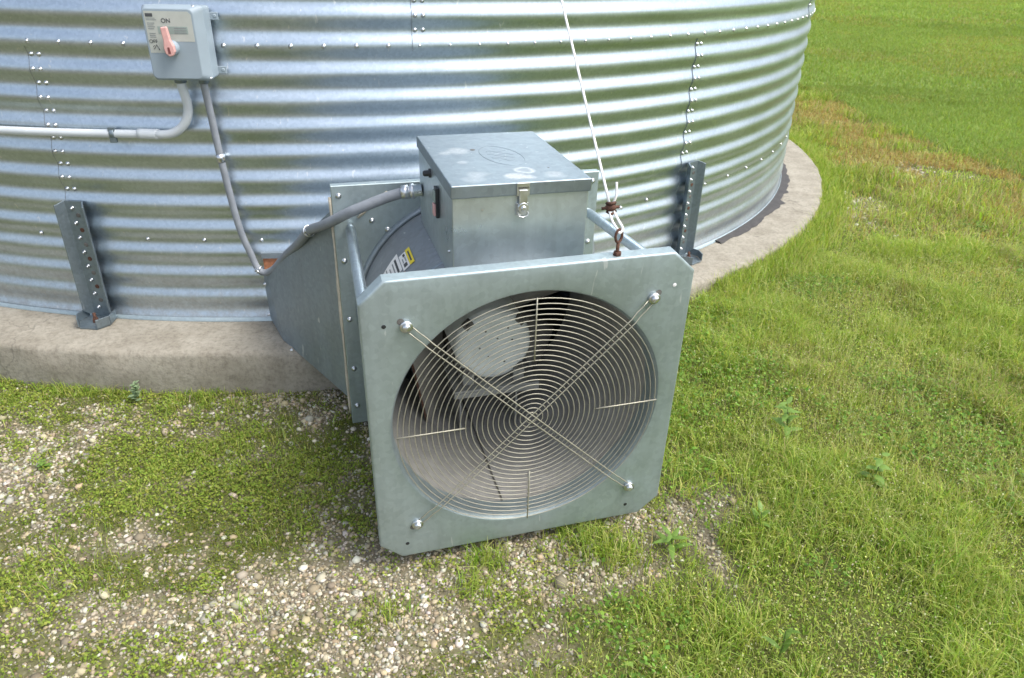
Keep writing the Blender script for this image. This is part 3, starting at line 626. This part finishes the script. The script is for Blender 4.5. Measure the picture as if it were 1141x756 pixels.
sc=MB().lathe([(.0001,-.019),(.006,-.0185),(.0098,-.016),(.0112,-.012),(.0115,-.0085)],16).lathe([(.0095,-.0085),(.0160,-.0082),(.0162,-.0062),(.0160,-.0005)],20).box(-.0085,.0085,-.0195,-.0175,-.0012,.0012)
scm=sc.mesh('guard_screw',BOLT)
for sx in (-1,1):
    for sz in (-1,1):
        o=link('guard_screw',scm,guard); o.matrix_local=TILT@Matrix.Translation((sx*.331,0,sz*.331))@Matrix.Rotation(random.uniform(0,3),4,'Y')
        sl=MB().lathe([(.0001,-.0008),(.009,-.0008)],14,M=TILT@Matrix.Translation((sx*.344,0,sz*.344))); sl.build('slot_hole',DUSTY,plate)
FD=.74          # depth of the mounting flange
def T(x,y,z): return Vector((x,y,z+ZO))
MZ=Matrix.Translation((0,0,ZO))
MB().lathe([(.388,.05),(.388,.40),(.388,FD+.02)],72,M=MZ).build('barrel_liner',GALBAR,fan)
MB().lathe([(.393,.045),(.394,.05),(.394,FD-.002)],72,M=MZ).build('barrel',GALOUT,fan)
MB().lathe([(.3945,FD-.016),(.400,FD-.020),(.406,FD-.017),(.410,FD-.010),(.411,FD)],72,M=MZ).lathe([(.3945,.30),(.398,.302),(.398,.308),(.3945,.31)],72,M=MZ).build('barrel_bead',GALDARK,fan)
# longitudinal weld seam inside
MB().tube([T(.385*math.sin(a),y,-.385*math.cos(a)) for a,y in [(-.12+.0*k,.06+.65*k/10) for k in range(11)]],.0028,6).build('weld_seam',DUSTY,fan)
# mounting flange: folded square with hole
fl=MB(); A_=.458
MFL=MZ
frr=[[(Vector((math.cos(a),math.sin(a)))*.389,FD) for a in angs]]
def sq(a,s): d=Vector((math.cos(a),math.sin(a))); return d*(s/max(abs(d.x),abs(d.y)))
angs2=sorted(set([2*PI*k/96 for k in range(96)]+[PI/4+PI/2*k for k in range(4)])); m2=len(angs2)
frr=[[(Vector((math.cos(a),math.sin(a)))*.389,FD) for a in angs2],[(sq(a,A_-.002),FD) for a in angs2],[(sq(a,A_),FD+.002) for a in angs2],[(sq(a,A_),FD+.028) for a in angs2],[(sq(a,A_-.003),FD+.028) for a in angs2],[(sq(a,A_-.003),FD+.005) for a in angs2],[(Vector((math.cos(a),math.sin(a)))*.389,FD+.004) for a in angs2]]
fl.add([MFL@Vector((p.x,y,p.y)) for R_ in frr for p,y in R_],[(i*m2+k,i*m2+(k+1)%m2,(i+1)*m2+(k+1)%m2,(i+1)*m2+k) for i in range(len(frr)-1) for k in range(m2)],True)
flange=fl.build('mounting_flange',GAL,fan); flange.modifiers.new('es','EDGE_SPLIT').split_angle=rad(35)
def fbolt(x,y,z,par,s=1.0,rot=(0,0,0)):
    o=link('bolt',boltme,par,T(x,y,z),rot); o.scale=(s,s*1.3,s); return o
for (x,z) in ((-.435,.425),(-.435,.20),(-.435,-.02),(-.435,-.22),(-.435,-.38),(.435,.425),(.435,.2),(.435,-.1),(-.285,.300),(.29,.30),(-.335,.335)): fbolt(x,FD,z,flange,1.05)
# caulk bead smeared on flange and duct joint
ck=MB(); pts=[T(-.462,FD+.008+.004*random.random(),.42-.84*k/26+random.uniform(-.006,.006)) for k in range(27)]
ck.tube(pts,[.0035+.0035*random.random() for _ in pts],6); ck.tube([T(-.38+.02*k,FD-.002,.345+.017*k+.004*random.random()) for k in range(6)],[.004,.006,.005,.006,.005,.003],6)
ck.build('caulk_bead',M_plain('old_caulk',(.46,.42,.33),.8,0,.15,40),flange)
# struts
for sx in (-1,1):
    for sz in (-1,1):
        a=TILT@Vector((sx*(.425 if sz>0 else .35),.012,.355 if sz>0 else -.35)); b=T(sx*(.408 if sz>0 else .35),FD-.002,.325 if sz>0 else -.36)
        d=(b-a).normalized()
        s_=MB().tube([a,b-d*.055],.0165,14,caps=False)
        u=d.orthogonal().normalized(); up_=Vector((1,0,0)); 
        # flattened, bolted end
        s_.tube([b-d*.055,b-d*.02,b],[.0165,.011,.009],14)
        o=s_.build('strut',PIPE,fan)
# control box
BX,BY0,BY1,BZ0,BZ1=.183,.145,.665,.33,.600
cb=MB(); y0,y1=BY0,BY1
# body with a saddle cut over the barrel
K=24; vs=[];fs=[]
for k in range(K+1):
    x=-BX+2*BX*k/K; zb=math.sqrt(.396**2-x*x)+.001
    for y in (y0,y1): vs+=[T(x,y,zb),T(x,y,BZ1)]
for k in range(K): o=k*4; q=(k+1)*4; fs+=[(o,q,q+1,o+1),(o+2,o+3,q+3,q+2),(o+1,q+1,q+3,o+3)]
fs+=[(0,1,3,2),(K*4,K*4+2,K*4+3,K*4+1)]
cb.add(vs,fs); cbox=cb.build('control_box',GALBOX,fan,bevel=.003)
ld=MB().box(-BX-.005,BX+.005,BY0-.006,BY1+.006,ZO+.588,ZO+.6225)
lid=ld.build('lid',GALLID,cbox,bevel=.0035,seg=3)
# embossed oval badge on the lid
eb=MB(); bxc,byc=.012,.40
eb.tube([Vector((bxc+.055*math.cos(a)-.012*math.sin(a),byc+.105*math.sin(a),ZO+.6225)) for a in np.linspace(0,2*PI,48,endpoint=False)],.0007,6,closed=True)
for j,(w_,oy) in enumerate(((.030,.045),(.036,.012),(.036,-.018),(.026,-.05))):
    eb.tube([Vector((bxc-w_+2*w_*t-.1*oy,byc+oy+.008*math.sin(t*9+j*1.7),ZO+.6225)) for t in np.linspace(0,1,14)],.0006,6)
eb.build('embossed_badge',GALLID,lid)
MB().lathe([(.0001,0),(.007,0),(.0085,-.0008)],14,M=Matrix.Translation((-.055,.475,ZO+.6232))@Matrix.Rotation(PI/2,4,'X')).build('drill_hole',DUSTY,lid)
MB().lathe([(.0001,0),(.0035,0)],10,M=Matrix.Translation((.105,.255,ZO+.6230))@Matrix.Rotation(PI/2,4,'X')).build('drill_hole',DUSTY,lid)
# latch
la=MB().box(-.017,.017,BY0-.0105,BY0-.0055,ZO+.588,ZO+.622).box(-.011,.011,BY0-.014,BY0-.006,ZO+.560,ZO+.604)
la.lathe([(.0001,-.013),(.005,-.0128),(.0075,-.009),(.0145,-.0085),(.0155,-.005),(.0155,0)],18,M=Matrix.Translation((.0,BY0-.008,ZO+.556)))
la.box(-.016,.016,BY0-.006,BY0-.0005,ZO+.534,ZO+.568).tube([Vector((-.014,BY0-.012,ZO+.545)),Vector((-.012,BY0-.014,ZO+.536)),Vector((0,BY0-.014,ZO+.532)),Vector((.012,BY0-.014,ZO+.536)),Vector((.014,BY0-.012,ZO+.545))],.0022,6)
la.build('latch',BOLT,cbox,bevel=.0012)
MB().box(-.014,.015,BY0-.0105,BY0-.0065,ZO+.6065,ZO+.612).build('latch_slot',DUSTY,lid)
# left side fittings: black lamp, green/red rocker, conduit nut
RX=Matrix.Rotation(PI/2,4,'Z')
MB().lathe([(.0001,.022),(.006,.022),(.0085,.018),(.009,.006),(.013,.005),(.013,0)],14,M=Matrix.Translation((-BX,.46,ZO+.565))@RX).build('indicator_lamp',BLACK,cbox)
sw=MB().box(-BX-.010,-BX,.325,.357,ZO+.475,ZO+.560); sw.build('rocker_switch',BLACK,cbox,bevel=.002)
MB().box(-BX-.016,-BX-.0095,.329,.353,ZO+.480,ZO+.514).build('stop_button',REDB,cbox,bevel=.002)
MB().box(-BX-.014,-BX-.0095,.329,.353,ZO+.518,ZO+.552).build('start_button',GREENINK,cbox,bevel=.002)
fbolt(-BX-.0005,.19,.43,cbox,.6,(0,0,-PI/2))
for (x,z) in ((-.15,.385),(.15,.39)): fbolt(x,BY0,z,cbox,.55)
MB().lathe([(.0001,-.0012),(.0032,-.0012)],10,M=Matrix.Translation((-.105,BY0-.0,ZO+.555))).build('rivet',BOLT,cbox)
# warning labels on the barrel (curved patches)
def patch(name,mat,y0,y1,a0,a1,lift,par,skew=0):
    b=MB(); vs=[];n=8
    for i in range(n+1):
        a=rad(a0+(a1-a0)*i/n)
        for y in (y0,y1): r=.394+lift; vs.append(T(-r*math.sin(a)*1,y+skew*(i/n-.5),r*math.cos(a)))
    b.add(vs,[(2*i,2*i+1,2*i+3,2*i+2) for i in range(n)],True); return b.build(name,mat,par)
L1=patch('warning_label',WHITE,.43,.555,45,62,.0015,fan,skew=-.03)
for j in range(7): patch('text_line',DARKINK if j==0 else MIDINK,.445,.545-.010*(j%3),46.5+(j*2.2),47.2+(j*2.2)+(.5 if j==0 else 0),.0022,L1,skew=0)
L2=patch('warning_label',WHITE,.425,.535,40.7,44.6,.0017,fan)
patch('label_header',YELLOW,.425,.54,38.0,40.6,.0022,L2); patch('text_line',DARKINK,.445,.52,38.9,39.7,.0028,L2)
patch('label_pictogram',DARKINK,.437,.462,41.6,43.6,.0026,L2); patch('label_pictogram',DARKINK,.505,.525,41.4,42.6,.0026,L2); patch('text_line',MIDINK,.468,.5,41.5,42,.0026,L2); patch('text_line',MIDINK,.468,.5,43,43.5,.0026,L2); patch('label_pictogram',ORANGEINK,.395,.415,44,46.5,.0026,L2)
# motor
MZ0=MZ; MZ=Matrix.Translation((.008,0,ZO-.018))
mo=MB().lathe([(.0001,.432),(.09,.432),(.112,.436),(.126,.446),(.131,.462),(.131,.70)],48,M=MZ)
motor=mo.build('motor',MOTOR,fan)
for k in range(4):
    mb_=MB(); a=PI/4+PI/2*k; mb_.box(-.016,.016,.430,.452,-.012,.012,M=MZ@Matrix.Rotation(-a,4,'Y')@Matrix.Translation((0,0,.124))); mb_.lathe([(.0001,.421),(.006,.421),(.0075,.424),(.0075,.431)],8,M=MZ@Matrix.Rotation(-a,4,'Y')@Matrix.Translation((0,0,.125)))
    mb_.build('end_bell_lug',DUSTY,motor,bevel=.002)
hb=MB()
for (x,z) in ((-.02,-.035),(.035,-.06),(.01,.03),(-.05,.0),(.06,.02),(-.03,.06),(.045,.065)): hb.lathe([(.0001,.4312),(.0035,.4312)],8,M=MZ@Matrix.Translation((x,0,z)))
hb.build('screw_hole',DUSTY,motor)
MB().box(-.135,.160,.400,.66,ZO-.165,ZO-.155).box(-.10,-.06,.43,.62,ZO-.155,ZO-.112).box(.075,.115,.43,.62,ZO-.155,ZO-.112).box(-.135,.160,.400,.406,ZO-.185,ZO-.165).build('motor_mount',MOUNT,fan,bevel=.003)
for s_ in (-1,1):
    MB().box(s_*.1-.003,s_*.1+.003,.47,.66,ZO-.372,ZO-.17).build('motor_bracket',MOUNT,fan)
MZ=MZ0
hubm=MB().lathe([(.0001,.700),(.05,.700),(.075,.704),(.08,.71),(.08,.80)],32,M=MZ).build('fan_hub',DUSTY,fan)
def blade(a,y,r0,r1,c0,c1,p0,p1,par,name='fan_blade'):
    b=MB(); vs=[];K=8;J=6
    for i in range(K+1):
        t=i/K; r=r0+(r1-r0)*t; ch=c0+(c1-c0)*t; pt=rad(p0+(p1-p0)*t)
        for j in range(J+1):
            u=j/J-.5; xx=u*ch*math.cos(pt); yy=y+u*ch*math.sin(pt)-.02*(1-4*u*u); vs.append(MZ@Matrix.Rotation(-a,4,'Y')@Vector((r,yy,xx)))
    b.add(vs,[(i*(J+1)+j,i*(J+1)+j+1,(i+1)*(J+1)+j+1,(i+1)*(J+1)+j) for i in range(K) for j in range(J)],True)
    o=b.build(name,VANE,par); o.modifiers.new('s','SOLIDIFY').thickness=.005; return o
for k in range(6): blade(rad(20+60*k),.755,.075,.372,.17,.20,42,26,fan)
# straightening vane seen at the lower left inside the barrel
vn=MB(); q=[(-.268,.44,-.06),(-.222,.44,-.275),(-.300,.44,-.24),(-.372,.44,-.09)]
vn.add([T(-.258,.49,-.075),T(-.215,.49,-.318),T(-.095,.68,-.345),T(-.12,.68,-.06)],[(0,1,2,3)]); vo_=vn.build('straightening_vane',VANE,fan); vo_.modifiers.new('s','SOLIDIFY').thickness=.006
MB().tube([T(-.2585,.488,-.075),T(-.2155,.488,-.318)],.004,6).build('rusty_edge',RUST,vo_)
# transition duct
ps=[]
fq=[(-.418,FD+.006,.418),(.418,FD+.006,.418),(.418,FD+.006,-.405),(-.418,FD+.006,-.405)]
cq=[(-.728,1.37,-.085),(.728,1.37,-.085),(.69,1.21,-.322),(-.69,1.21,-.322)]
wq=[(-.745,1.44,-.085),(.745,1.44,-.085),(.74,1.435,-.322),(-.74,1.435,-.322)]
# hug the curved wall with the last section
def towall(x,z):
    c=Vector((BCX,BCY)); ca,sa=math.cos(YAW),math.sin(YAW)
    lo,hi=1.0,1.9
    for _ in range(40):
        md=(lo+hi)/2; X_=FX+ca*x-sa*md; Y_=FY+sa*x+ca*md
        if math.hypot(X_-c.x,Y_-c.y)>BR: lo=md
        else: hi=md
    return lo
dm=MB()
N=20
def ringpts(q,wall=False):
    out=[]
    for i in range(4):
        a=Vector(q[i]); b=Vector(q[(i+1)%4])
        for k in range(N):
            p=a.lerp(b,k/N)
            if wall: p.y=towall(p.x,p.z)+.004
            out.append(T(*p))
    return out
r0,r1,r2=ringpts(fq),ringpts(cq),ringpts(wq,True); m=4*N
# collar section follows wall curvature with constant stand-off on top
dm.add(r0+r1+r2,[(i*m+k,i*m+(k+1)%m,(i+1)*m+(k+1)%m,(i+1)*m+k) for i in range(2) for k in range(m)])
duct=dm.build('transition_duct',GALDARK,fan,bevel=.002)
# closing strip, foam and wall collar above the duct mouth
def strip(z0,z1,off0,off1,x0,x1,name,mat,par):
    b=MB(); vs=[];n=24
    for i in range(n+1):
        x=x0+(x1-x0)*i/n; y=towall(x,0); vs+=[T(x,y-off0,z0),T(x,y-off1,z0+.001),T(x,y-off1,z1),T(x,y-off0,z1)]
    b.add(vs,[(4*i+j,4*i+4+j,4*i+4+(j+1)%4,4*i+(j+1)%4) for i in range(n) for j in range(4)]+[(0,1,2,3),(4*n,4*n+3,4*n+2,4*n+1)]); return b.build(name,mat,par)
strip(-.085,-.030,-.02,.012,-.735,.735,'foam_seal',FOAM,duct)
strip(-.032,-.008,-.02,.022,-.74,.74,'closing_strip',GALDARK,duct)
for (x,y,z) in ((-.738,1.38,-.28),(-.735,1.36,-.13),(-.655,1.14,-.335)): fbolt(x-.002,y,z,duct,1.0,(0,0,-PI/2+.3))
for k in range(5):
    t=(k+.6)/5.2; z=.36-.72*t; fbolt(-.4195-.006,FD+.022,z,duct,.7,(0,0,-PI/2+.45))
# rusty eye bolt on the top edge of the plate
ebm=MB(); e0=TILT@Vector((.2215,.020,pb)); 
ebm.tube([e0-Vector((0,0,.01)),e0+Vector((0,0,.036))],.0048,8)
ebm.tube([e0+Vector((.0115*math.sin(a)*.92,.004*math.sin(a),.052-.017*math.cos(a))) for a in np.linspace(0,2*PI,20,endpoint=False)],.0036,8,closed=True)
ebm.lathe([(.0001,0),(.010,0),(.0115,.004),(.0115,.009)],6,M=Matrix.Translation(e0+Vector((0,0,.0095)))@Matrix.Rotation(-PI/2,4,'X'),smooth=False)
ebm.build('eye_bolt',RUST,fan)
# ------------------------------------------------------------------ white lifting rope
def fw(x,y,z):
    ca,sa=math.cos(YAW),math.sin(YAW); return Vector((FX+ca*x-sa*y,FY+sa*x+ca*y,FZ+z))
rope=empty('lifting_rope',fw(.22,.02,.51)); tag(rope,'white rope tied to the rusty eye bolt and running up to the bin wall','rope')
def rel(o,p): return p-Vector(o.location)
eye=fw(.2165,.003,.517); clip=fw(.2115,.055,.562); top=fw(.2115-.0174*2.85,.06+1.0*1.37*1.0,.569+1.0247*1.37)
kd=fw(.20310707,.5,1.01971857)-fw(.21075469,.06,.56886614); top=fw(.21075469,.06,.56886614)+kd*3.005
rm=MB(); cl=fw(.21075469,.06,.56886614)
rm.tube([rel(rope,cl.lerp(top,t)) for t in np.linspace(0,1,30)],.0036,8)
lp_=[cl+Vector((-.004,0,0)),cl.lerp(eye,.5)+Vector((-.007,0,0)),eye+Vector((-.006,.004,.012)),eye+Vector((0,-.006,.004)),eye+Vector((.008,.002,.014)),cl.lerp(eye,.5)+Vector((.010,0,0)),cl+Vector((.006,0,0)),cl+Vector((.013,.004,.03)),cl+Vector((.012,.012,.062))]
rm.tube([rel(rope,p) for p in smoothpath(lp_,6)],.0034,8); rm.build('rope_line',ROPE,rope)
cm=MB(); Mc=Matrix.Translation(rel(rope,cl+Vector((.001,-.004,.0))))@Matrix.Rotation(-.12,4,'Y')
cm.lathe([(.0001,-.010),(.007,-.009),(.0095,-.004),(.0105,.003),(.008,.009),(.0001,.0105)],10,M=Mc@Matrix.Scale(1.5,4,(1,0,0)))
cm.tube([Mc@Vector((-.024,-.002,0)),Mc@Vector((.022,-.002,.001))],.0042,8); cm.tube([Mc@Vector((-.010,.004,.011)),Mc@Vector((0,-.012,.0145)),Mc@Vector((.012,.003,.011))],.004,8); cm.tube([Mc@Vector((-.010,.004,-.011)),Mc@Vector((0,-.012,-.0145)),Mc@Vector((.012,.003,-.011))],.004,8)
cm.build('rope_clip',RUST,rope)
MB().tube([rel(rope,cl+Vector((.022,-.006,.001))),rel(rope,cl+Vector((.029,-.006,.001)))],.005,8).build('clip_nut',BOLT,rope)
hk=MB(); hk.tube([rel(rope,top+Vector((.0,.03,0))),rel(rope,top+Vector((0,-.012,0))),rel(rope,top+Vector((0,-.018,.015)))],.006,8); hk.build('wall_hook',RUST,rope)
# ------------------------------------------------------------------ safety switch on the wall
SD=-85.83; RW=BR+.004
swo=empty('safety_switch',wallp(SD,RW,1.0),rad(SD)+PI/2); tag(swo,'grey electrical safety switch box with faded pink lever on the bin wall','switch box')
def rrect(x0,x1,z0,z1,r,n=5):
    P=[]
    for cx,cz,a in ((x1-r,z1-r,0),(x0+r,z1-r,90),(x0+r,z0+r,180),(x1-r,z0+r,270)):
        for k in range(n+1): q=rad(a+90*k/n); P.append((cx+r*math.cos(q),cz+r*math.sin(q)))
    return P
SW0,SW1,SH0,SH1,SDP=-.098,.100,.018,.258,-.118
MB().prism(rrect(SW0,SW1,SH0,SH1,.010),-.012,-.085).build('enclosure',SWGREY,swo,bevel=.003)
cv_=MB(); pA=rrect(SW0-.004,SW1+.002,SH0-.003,SH1+.004,.014); pB=rrect(SW0+.003,SW1-.026,SH0+.006,SH1-.006,.018); n=len(pA)
vs=[(x,-.082,z) for x,z in pA]+[(x,-.092,z) for x,z in pA]+[(x,SDP,z) for x,z in pB]
cv_.add(vs,[(i,(i+1)%n,(i+1)%n+n,i+n) for i in range(n)]+[(i+n,(i+1)%n+n,(i+1)%n+2*n,i+2*n) for i in range(n)]+[tuple(range(2*n,3*n)),tuple(range(n))])
cover=cv_.build('cover',SWGREY,swo,bevel=.003)
# mounting lugs, cover screws
for (x,z) in ((SW1+.012,.222),(SW1+.014,.040),(SW0-.010,.236),(SW0-.010,.04)):
    s=1 if x>0 else -1
    MB().box(x-.022,x+.016,-.016,-.011,z-.013,z+.013).lathe([(.0001,-.0175),(.0055,-.0175),(.007,-.016)],10,M=Matrix.Translation((x+s*.004,0,z))).build('mounting_lug',SWGREY,swo,bevel=.002)
for (x,z) in ((SW0+.006,SH1-.004),(SW1-.028,SH1-.001),(SW1-.006,SH0+.006)):
    q=link('cover_screw',boltme,cover,(x,-.094,z),(0,0,0)); q.scale=(.75,1.1,.75)
fy=SDP-.0006
lbp=[(SW0+.010,SH1-.014),(SW0+.010,.110),(-.028,.110),(.0,.148),(SW1-.032,.148),(SW1-.032,SH1-.024),(SW1-.042,SH1-.014)]
label=MB().prism([(x,z) for x,z in lbp],fy,SDP+.004).build('label_plate',BEIGE,cover)
def ink(x0,x1,z0,z1,mat,par=None,k=.0006): return MB().box(x0,x1,fy-k,fy+.0002,z0,z1).build('label_print',mat,label)
ink(-.084,-.060,.226,.237,DARKINK)
for j,(w_,z) in enumerate(((.030,.2205),(.034,.2155))): ink(-.084,-.084+w_,z,z+.0022,MIDINK)
for j in range(4): ink(-.082,-.062+.004*(j%2),.187+j*.006,.1895+j*.006,MIDINK)
for j in range(3): ink(-.080,-.060,.160+j*.006,.1625+j*.006,MIDINK)
ink(-.050,.050,.172,.196,GREENINK); 
for j in range(3): ink(.004,.046,.1745+j*.0072,.1775+j*.0072,MIDINK,k=.0011)
def text(body,x,z,size,mat):
    cu=bpy.data.curves.new('lettering','FONT'); cu.body=body; cu.size=size; cu.align_x='CENTER'; cu.align_y='CENTER'; cu.extrude=.0004
    to=bpy.data.objects.new('tmp',cu); COL.objects.link(to); bpy.context.view_layer.update()
    me=bpy.data.meshes.new_from_object(to.evaluated_get(bpy.context.evaluated_depsgraph_get())); bpy.data.objects.remove(to); me.materials.append(mat)
    o=link('lettering',me,label,(x,fy-.0008,z),(PI/2,0,0)); return o
text('ON',-.019,.214,.020,DARKINK); text('OFF',-.072,.1475,.016,DARKINK)
tri=MB().tube([(-.074,fy-.0005,.122),(-.064,fy-.0005,.137),(-.056,fy-.0005,.119)],.0012,5).tube([(-.076,fy-.0005,.130),(-.070,fy-.0005,.135)],.001,5); tri.build('label_print',DARKINK,label)
hd=MB().lathe([(.0001,-.022),(.018,-.022),(.0235,-.018),(.025,0)],28,M=Matrix.Translation((-.012,SDP-.001,.128)))
hbase=hd.build('handle_base',SWGREY,swo)
lev=MB(); hp=[(-.010,.0),(.010,.0)]
Mh=Matrix.Translation((-.012,SDP-.022,.128))@Matrix.Rotation(rad(-6),4,'Y')@Matrix.Diagonal((.86,1,.90,1))
pl=[(-.0125,.078),(.0125,.078),(.0135,.03),(.021,.008),(.020,-.012),(.010,-.026),(-.006,-.028),(-.018,-.016),(-.0205,.004),(-.0135,.03)]
lev.prism(pl,-.016,.001,M=Mh); lever=lev.build('lever',PINK,swo,bevel=.004,seg=3)
MB().prism([(-.0055,-.017),(.004,-.017),(.0035,.006),(-.004,.006)],-.0175,-.0155,M=Mh).build('padlock_slot',M_plain('dark_red',(.16,.05,.05),.6,0,.1),lever)
# ------------------------------------------------------------------ conduits
cw=empty('rigid_conduit',wallp(-86.15,BR+.03,.8)); tag(cw,'pale grey rigid conduit elbow running left along the wall from the switch box','conduit')
RO=BR+.030
pts=[wallp(-86.3,RO+.025,1.022),wallp(-86.28,RO+.022,.98),wallp(-86.22,RO+.012,.93)]
cz,zz=.80,None
for k in range(9):
    t=rad(90*k/8); pts.append(wallp(-86.25-1.75*(1-math.cos(t)),RO+.006,.915-.108*math.sin(t)))
pts+=[wallp(-88.9,RO,.806)]
MB().tube([rel(cw,p) for p in pts],.0165,14).build('elbow',PVC,cw)
run=[wallp(-88.7-.6*k,RO,.806-.0006*k) for k in range(62)]; MB().tube([rel(cw,p) for p in run],.0158,14).build('pipe_run',PVC,cw)
MB().tube([rel(cw,wallp(-88.3-.25*k,RO,.806)) for k in range(6)],.0195,16).build('coupling',PVC,cw)
MB().tube([rel(cw,wallp(-90.95-.09*k,RO,.8055)) for k in range(4)],.0188,14).box(-.012,.012,-.006,.006,-.028,.028,M=Matrix.Translation(rel(cw,wallp(-91.1,RO+.006,.8)))).build('pipe_clamp',GALBRK,cw)
MB().tube([rel(cw,wallp(-86.3,RO+.025,1.024)),rel(cw,wallp(-86.3,RO+.025,1.000))],.021,14).build('hub_fitting',GALBRK,cw)
fx_=empty('flexible_conduit',wallp(-85.05,BR+.03,.98)); tag(fx_,'dark grey flexible conduit drooping from the switch box to the fan control box','conduit')
wp=[wallp(-85.0,BR+.05,1.02),wallp(-85.05,BR+.045,.985),wallp(-85.0,BR+.034,.88),wallp(-84.83,BR+.034,.71),wallp(-84.42,BR+.036,.455),wallp(-83.9,BR+.04,.325),wallp(-83.4,BR+.055,.255)]
lpth=[fw(-.700,1.33,-.058),fw(-.638,1.21,.048),fw(-.585,1.08,.14),fw(-.536,.92,.25),fw(-.486,.775,.319),fw(-.423,.69,.378),fw(-.379,.66,.406),fw(-.297,.64,.441),fw(-.235,.627,.461)]
path=smoothpath(wp+lpth,8); MB().tube([rel(fx_,p) for p in path],[.0135+.0035*min(1,max(0,(i-48)/25)) for i in range(len(path))],12).build('conduit_hose',FLEX,fx_)
e0=fw(-.248,.627,.459); e1=fw(-.184,.615,.468); dv=(e1-e0)
cn=MB(); q=[rel(fx_,e0+dv*t) for t in (0,.34,.36,.42,.44,.62,.66,1)]; cn.tube(q,[.021,.0225,.017,.017,.024,.024,.019,.019],16); cn.build('connector',BOLT,fx_)
def tie(p,d,s=1):
    d=d.normalized(); u=d.orthogonal().normalized(); w=d.cross(u); b=MB(); b.tube([rel(fx_,p+(u*math.cos(a)+w*math.sin(a))*.0175*s) for a in np.linspace(0,2*PI,16,endpoint=False)],.003,6,closed=True)
    b.tube([rel(fx_,p+Vector((-.01,-.018,.012))),rel(fx_,p+Vector((.012,-.022,-.012)))],.003,6); b.tube([rel(fx_,p+Vector((-.012,-.018,-.002))),rel(fx_,p+Vector((.004,-.02,.014)))],.003,6); return b.build('hose_clamp',BOLT,fx_)
tie(fw(-.538,.925,.247),fw(-.48,.77,.32)-fw(-.6,1.1,.12),1.1); tie(wallp(-83.45,BR+.055,.262),Vector((.3,0,-.2)))
MB().tube([rel(fx_,wallp(-84.86,BR+.034,.735)),rel(fx_,wallp(-84.84,BR+.034,.705))],.0165,12).box(-.006,.022,-.004,.004,-.006,.006,M=Matrix.Translation(rel(fx_,wallp(-84.9,BR+.040,.72)))).build('hose_clamp',BOLT,fx_)
MB().tube([rel(fx_,wallp(-85.0,BR+.05,1.024)),rel(fx_,wallp(-85.0,BR+.05,.998))],.0185,12).build('connector',GALBRK,fx_)
# ------------------------------------------------------------------ light, sky, camera
SUN_EL,SUN_AZ=57,112      # compass-like: azimuth measured clockwise from +y
W=bpy.data.worlds.new('World'); S.world=W; W.use_nodes=True; wn=W.node_tree
sky=wn.nodes.new('ShaderNodeTexSky'); sky.sky_type='NISHITA'; sky.sun_disc=False; sky.sun_elevation=rad(SUN_EL); sky.sun_rotation=rad(SUN_AZ); sky.dust_density=3.5; sky.air_density=1.0; sky.ozone_density=1.0
hs=wn.nodes.new('ShaderNodeHueSaturation'); hs.inputs['Saturation'].default_value=.62; wn.links.new(sky.outputs[0],hs.inputs['Color'])
bg=wn.nodes['Background']; wn.links.new(hs.outputs[0],bg.inputs['Color']); bg.inputs['Strength'].default_value=.15
sl=bpy.data.lights.new('Sun','SUN'); sl.energy=1.35; sl.angle=rad(26); sl.color=(1,.97,.93); so=bpy.data.objects.new('Sun',sl); COL.objects.link(so)
dirv=Vector((math.sin(rad(SUN_AZ))*math.cos(rad(SUN_EL)),math.cos(rad(SUN_AZ))*math.cos(rad(SUN_EL)),math.sin(rad(SUN_EL))))
so.rotation_euler=dirv.to_track_quat('Z','Y').to_euler(); so.location=dirv*20
cd=bpy.data.cameras.new('Camera'); cam=bpy.data.objects.new('Camera',cd); COL.objects.link(cam)
cam.matrix_world=Matrix(((RT[0],UP[0],-FW[0],0),(RT[1],UP[1],-FW[1],0),(RT[2],UP[2],-FW[2],CAM_H),(0,0,0,1)))
cd.sensor_width=36; cd.lens=36*CAM_F; cd.clip_start=.05; cd.clip_end=2000
cd.dof.use_dof=True; cd.dof.focus_distance=2.25; cd.dof.aperture_fstop=5.6
S.camera=cam
S.view_settings.view_transform='Standard'; S.view_settings.look='None'; S.view_settings.gamma=1; S.view_settings.use_curve_mapping=False
S.view_settings.exposure=0.98
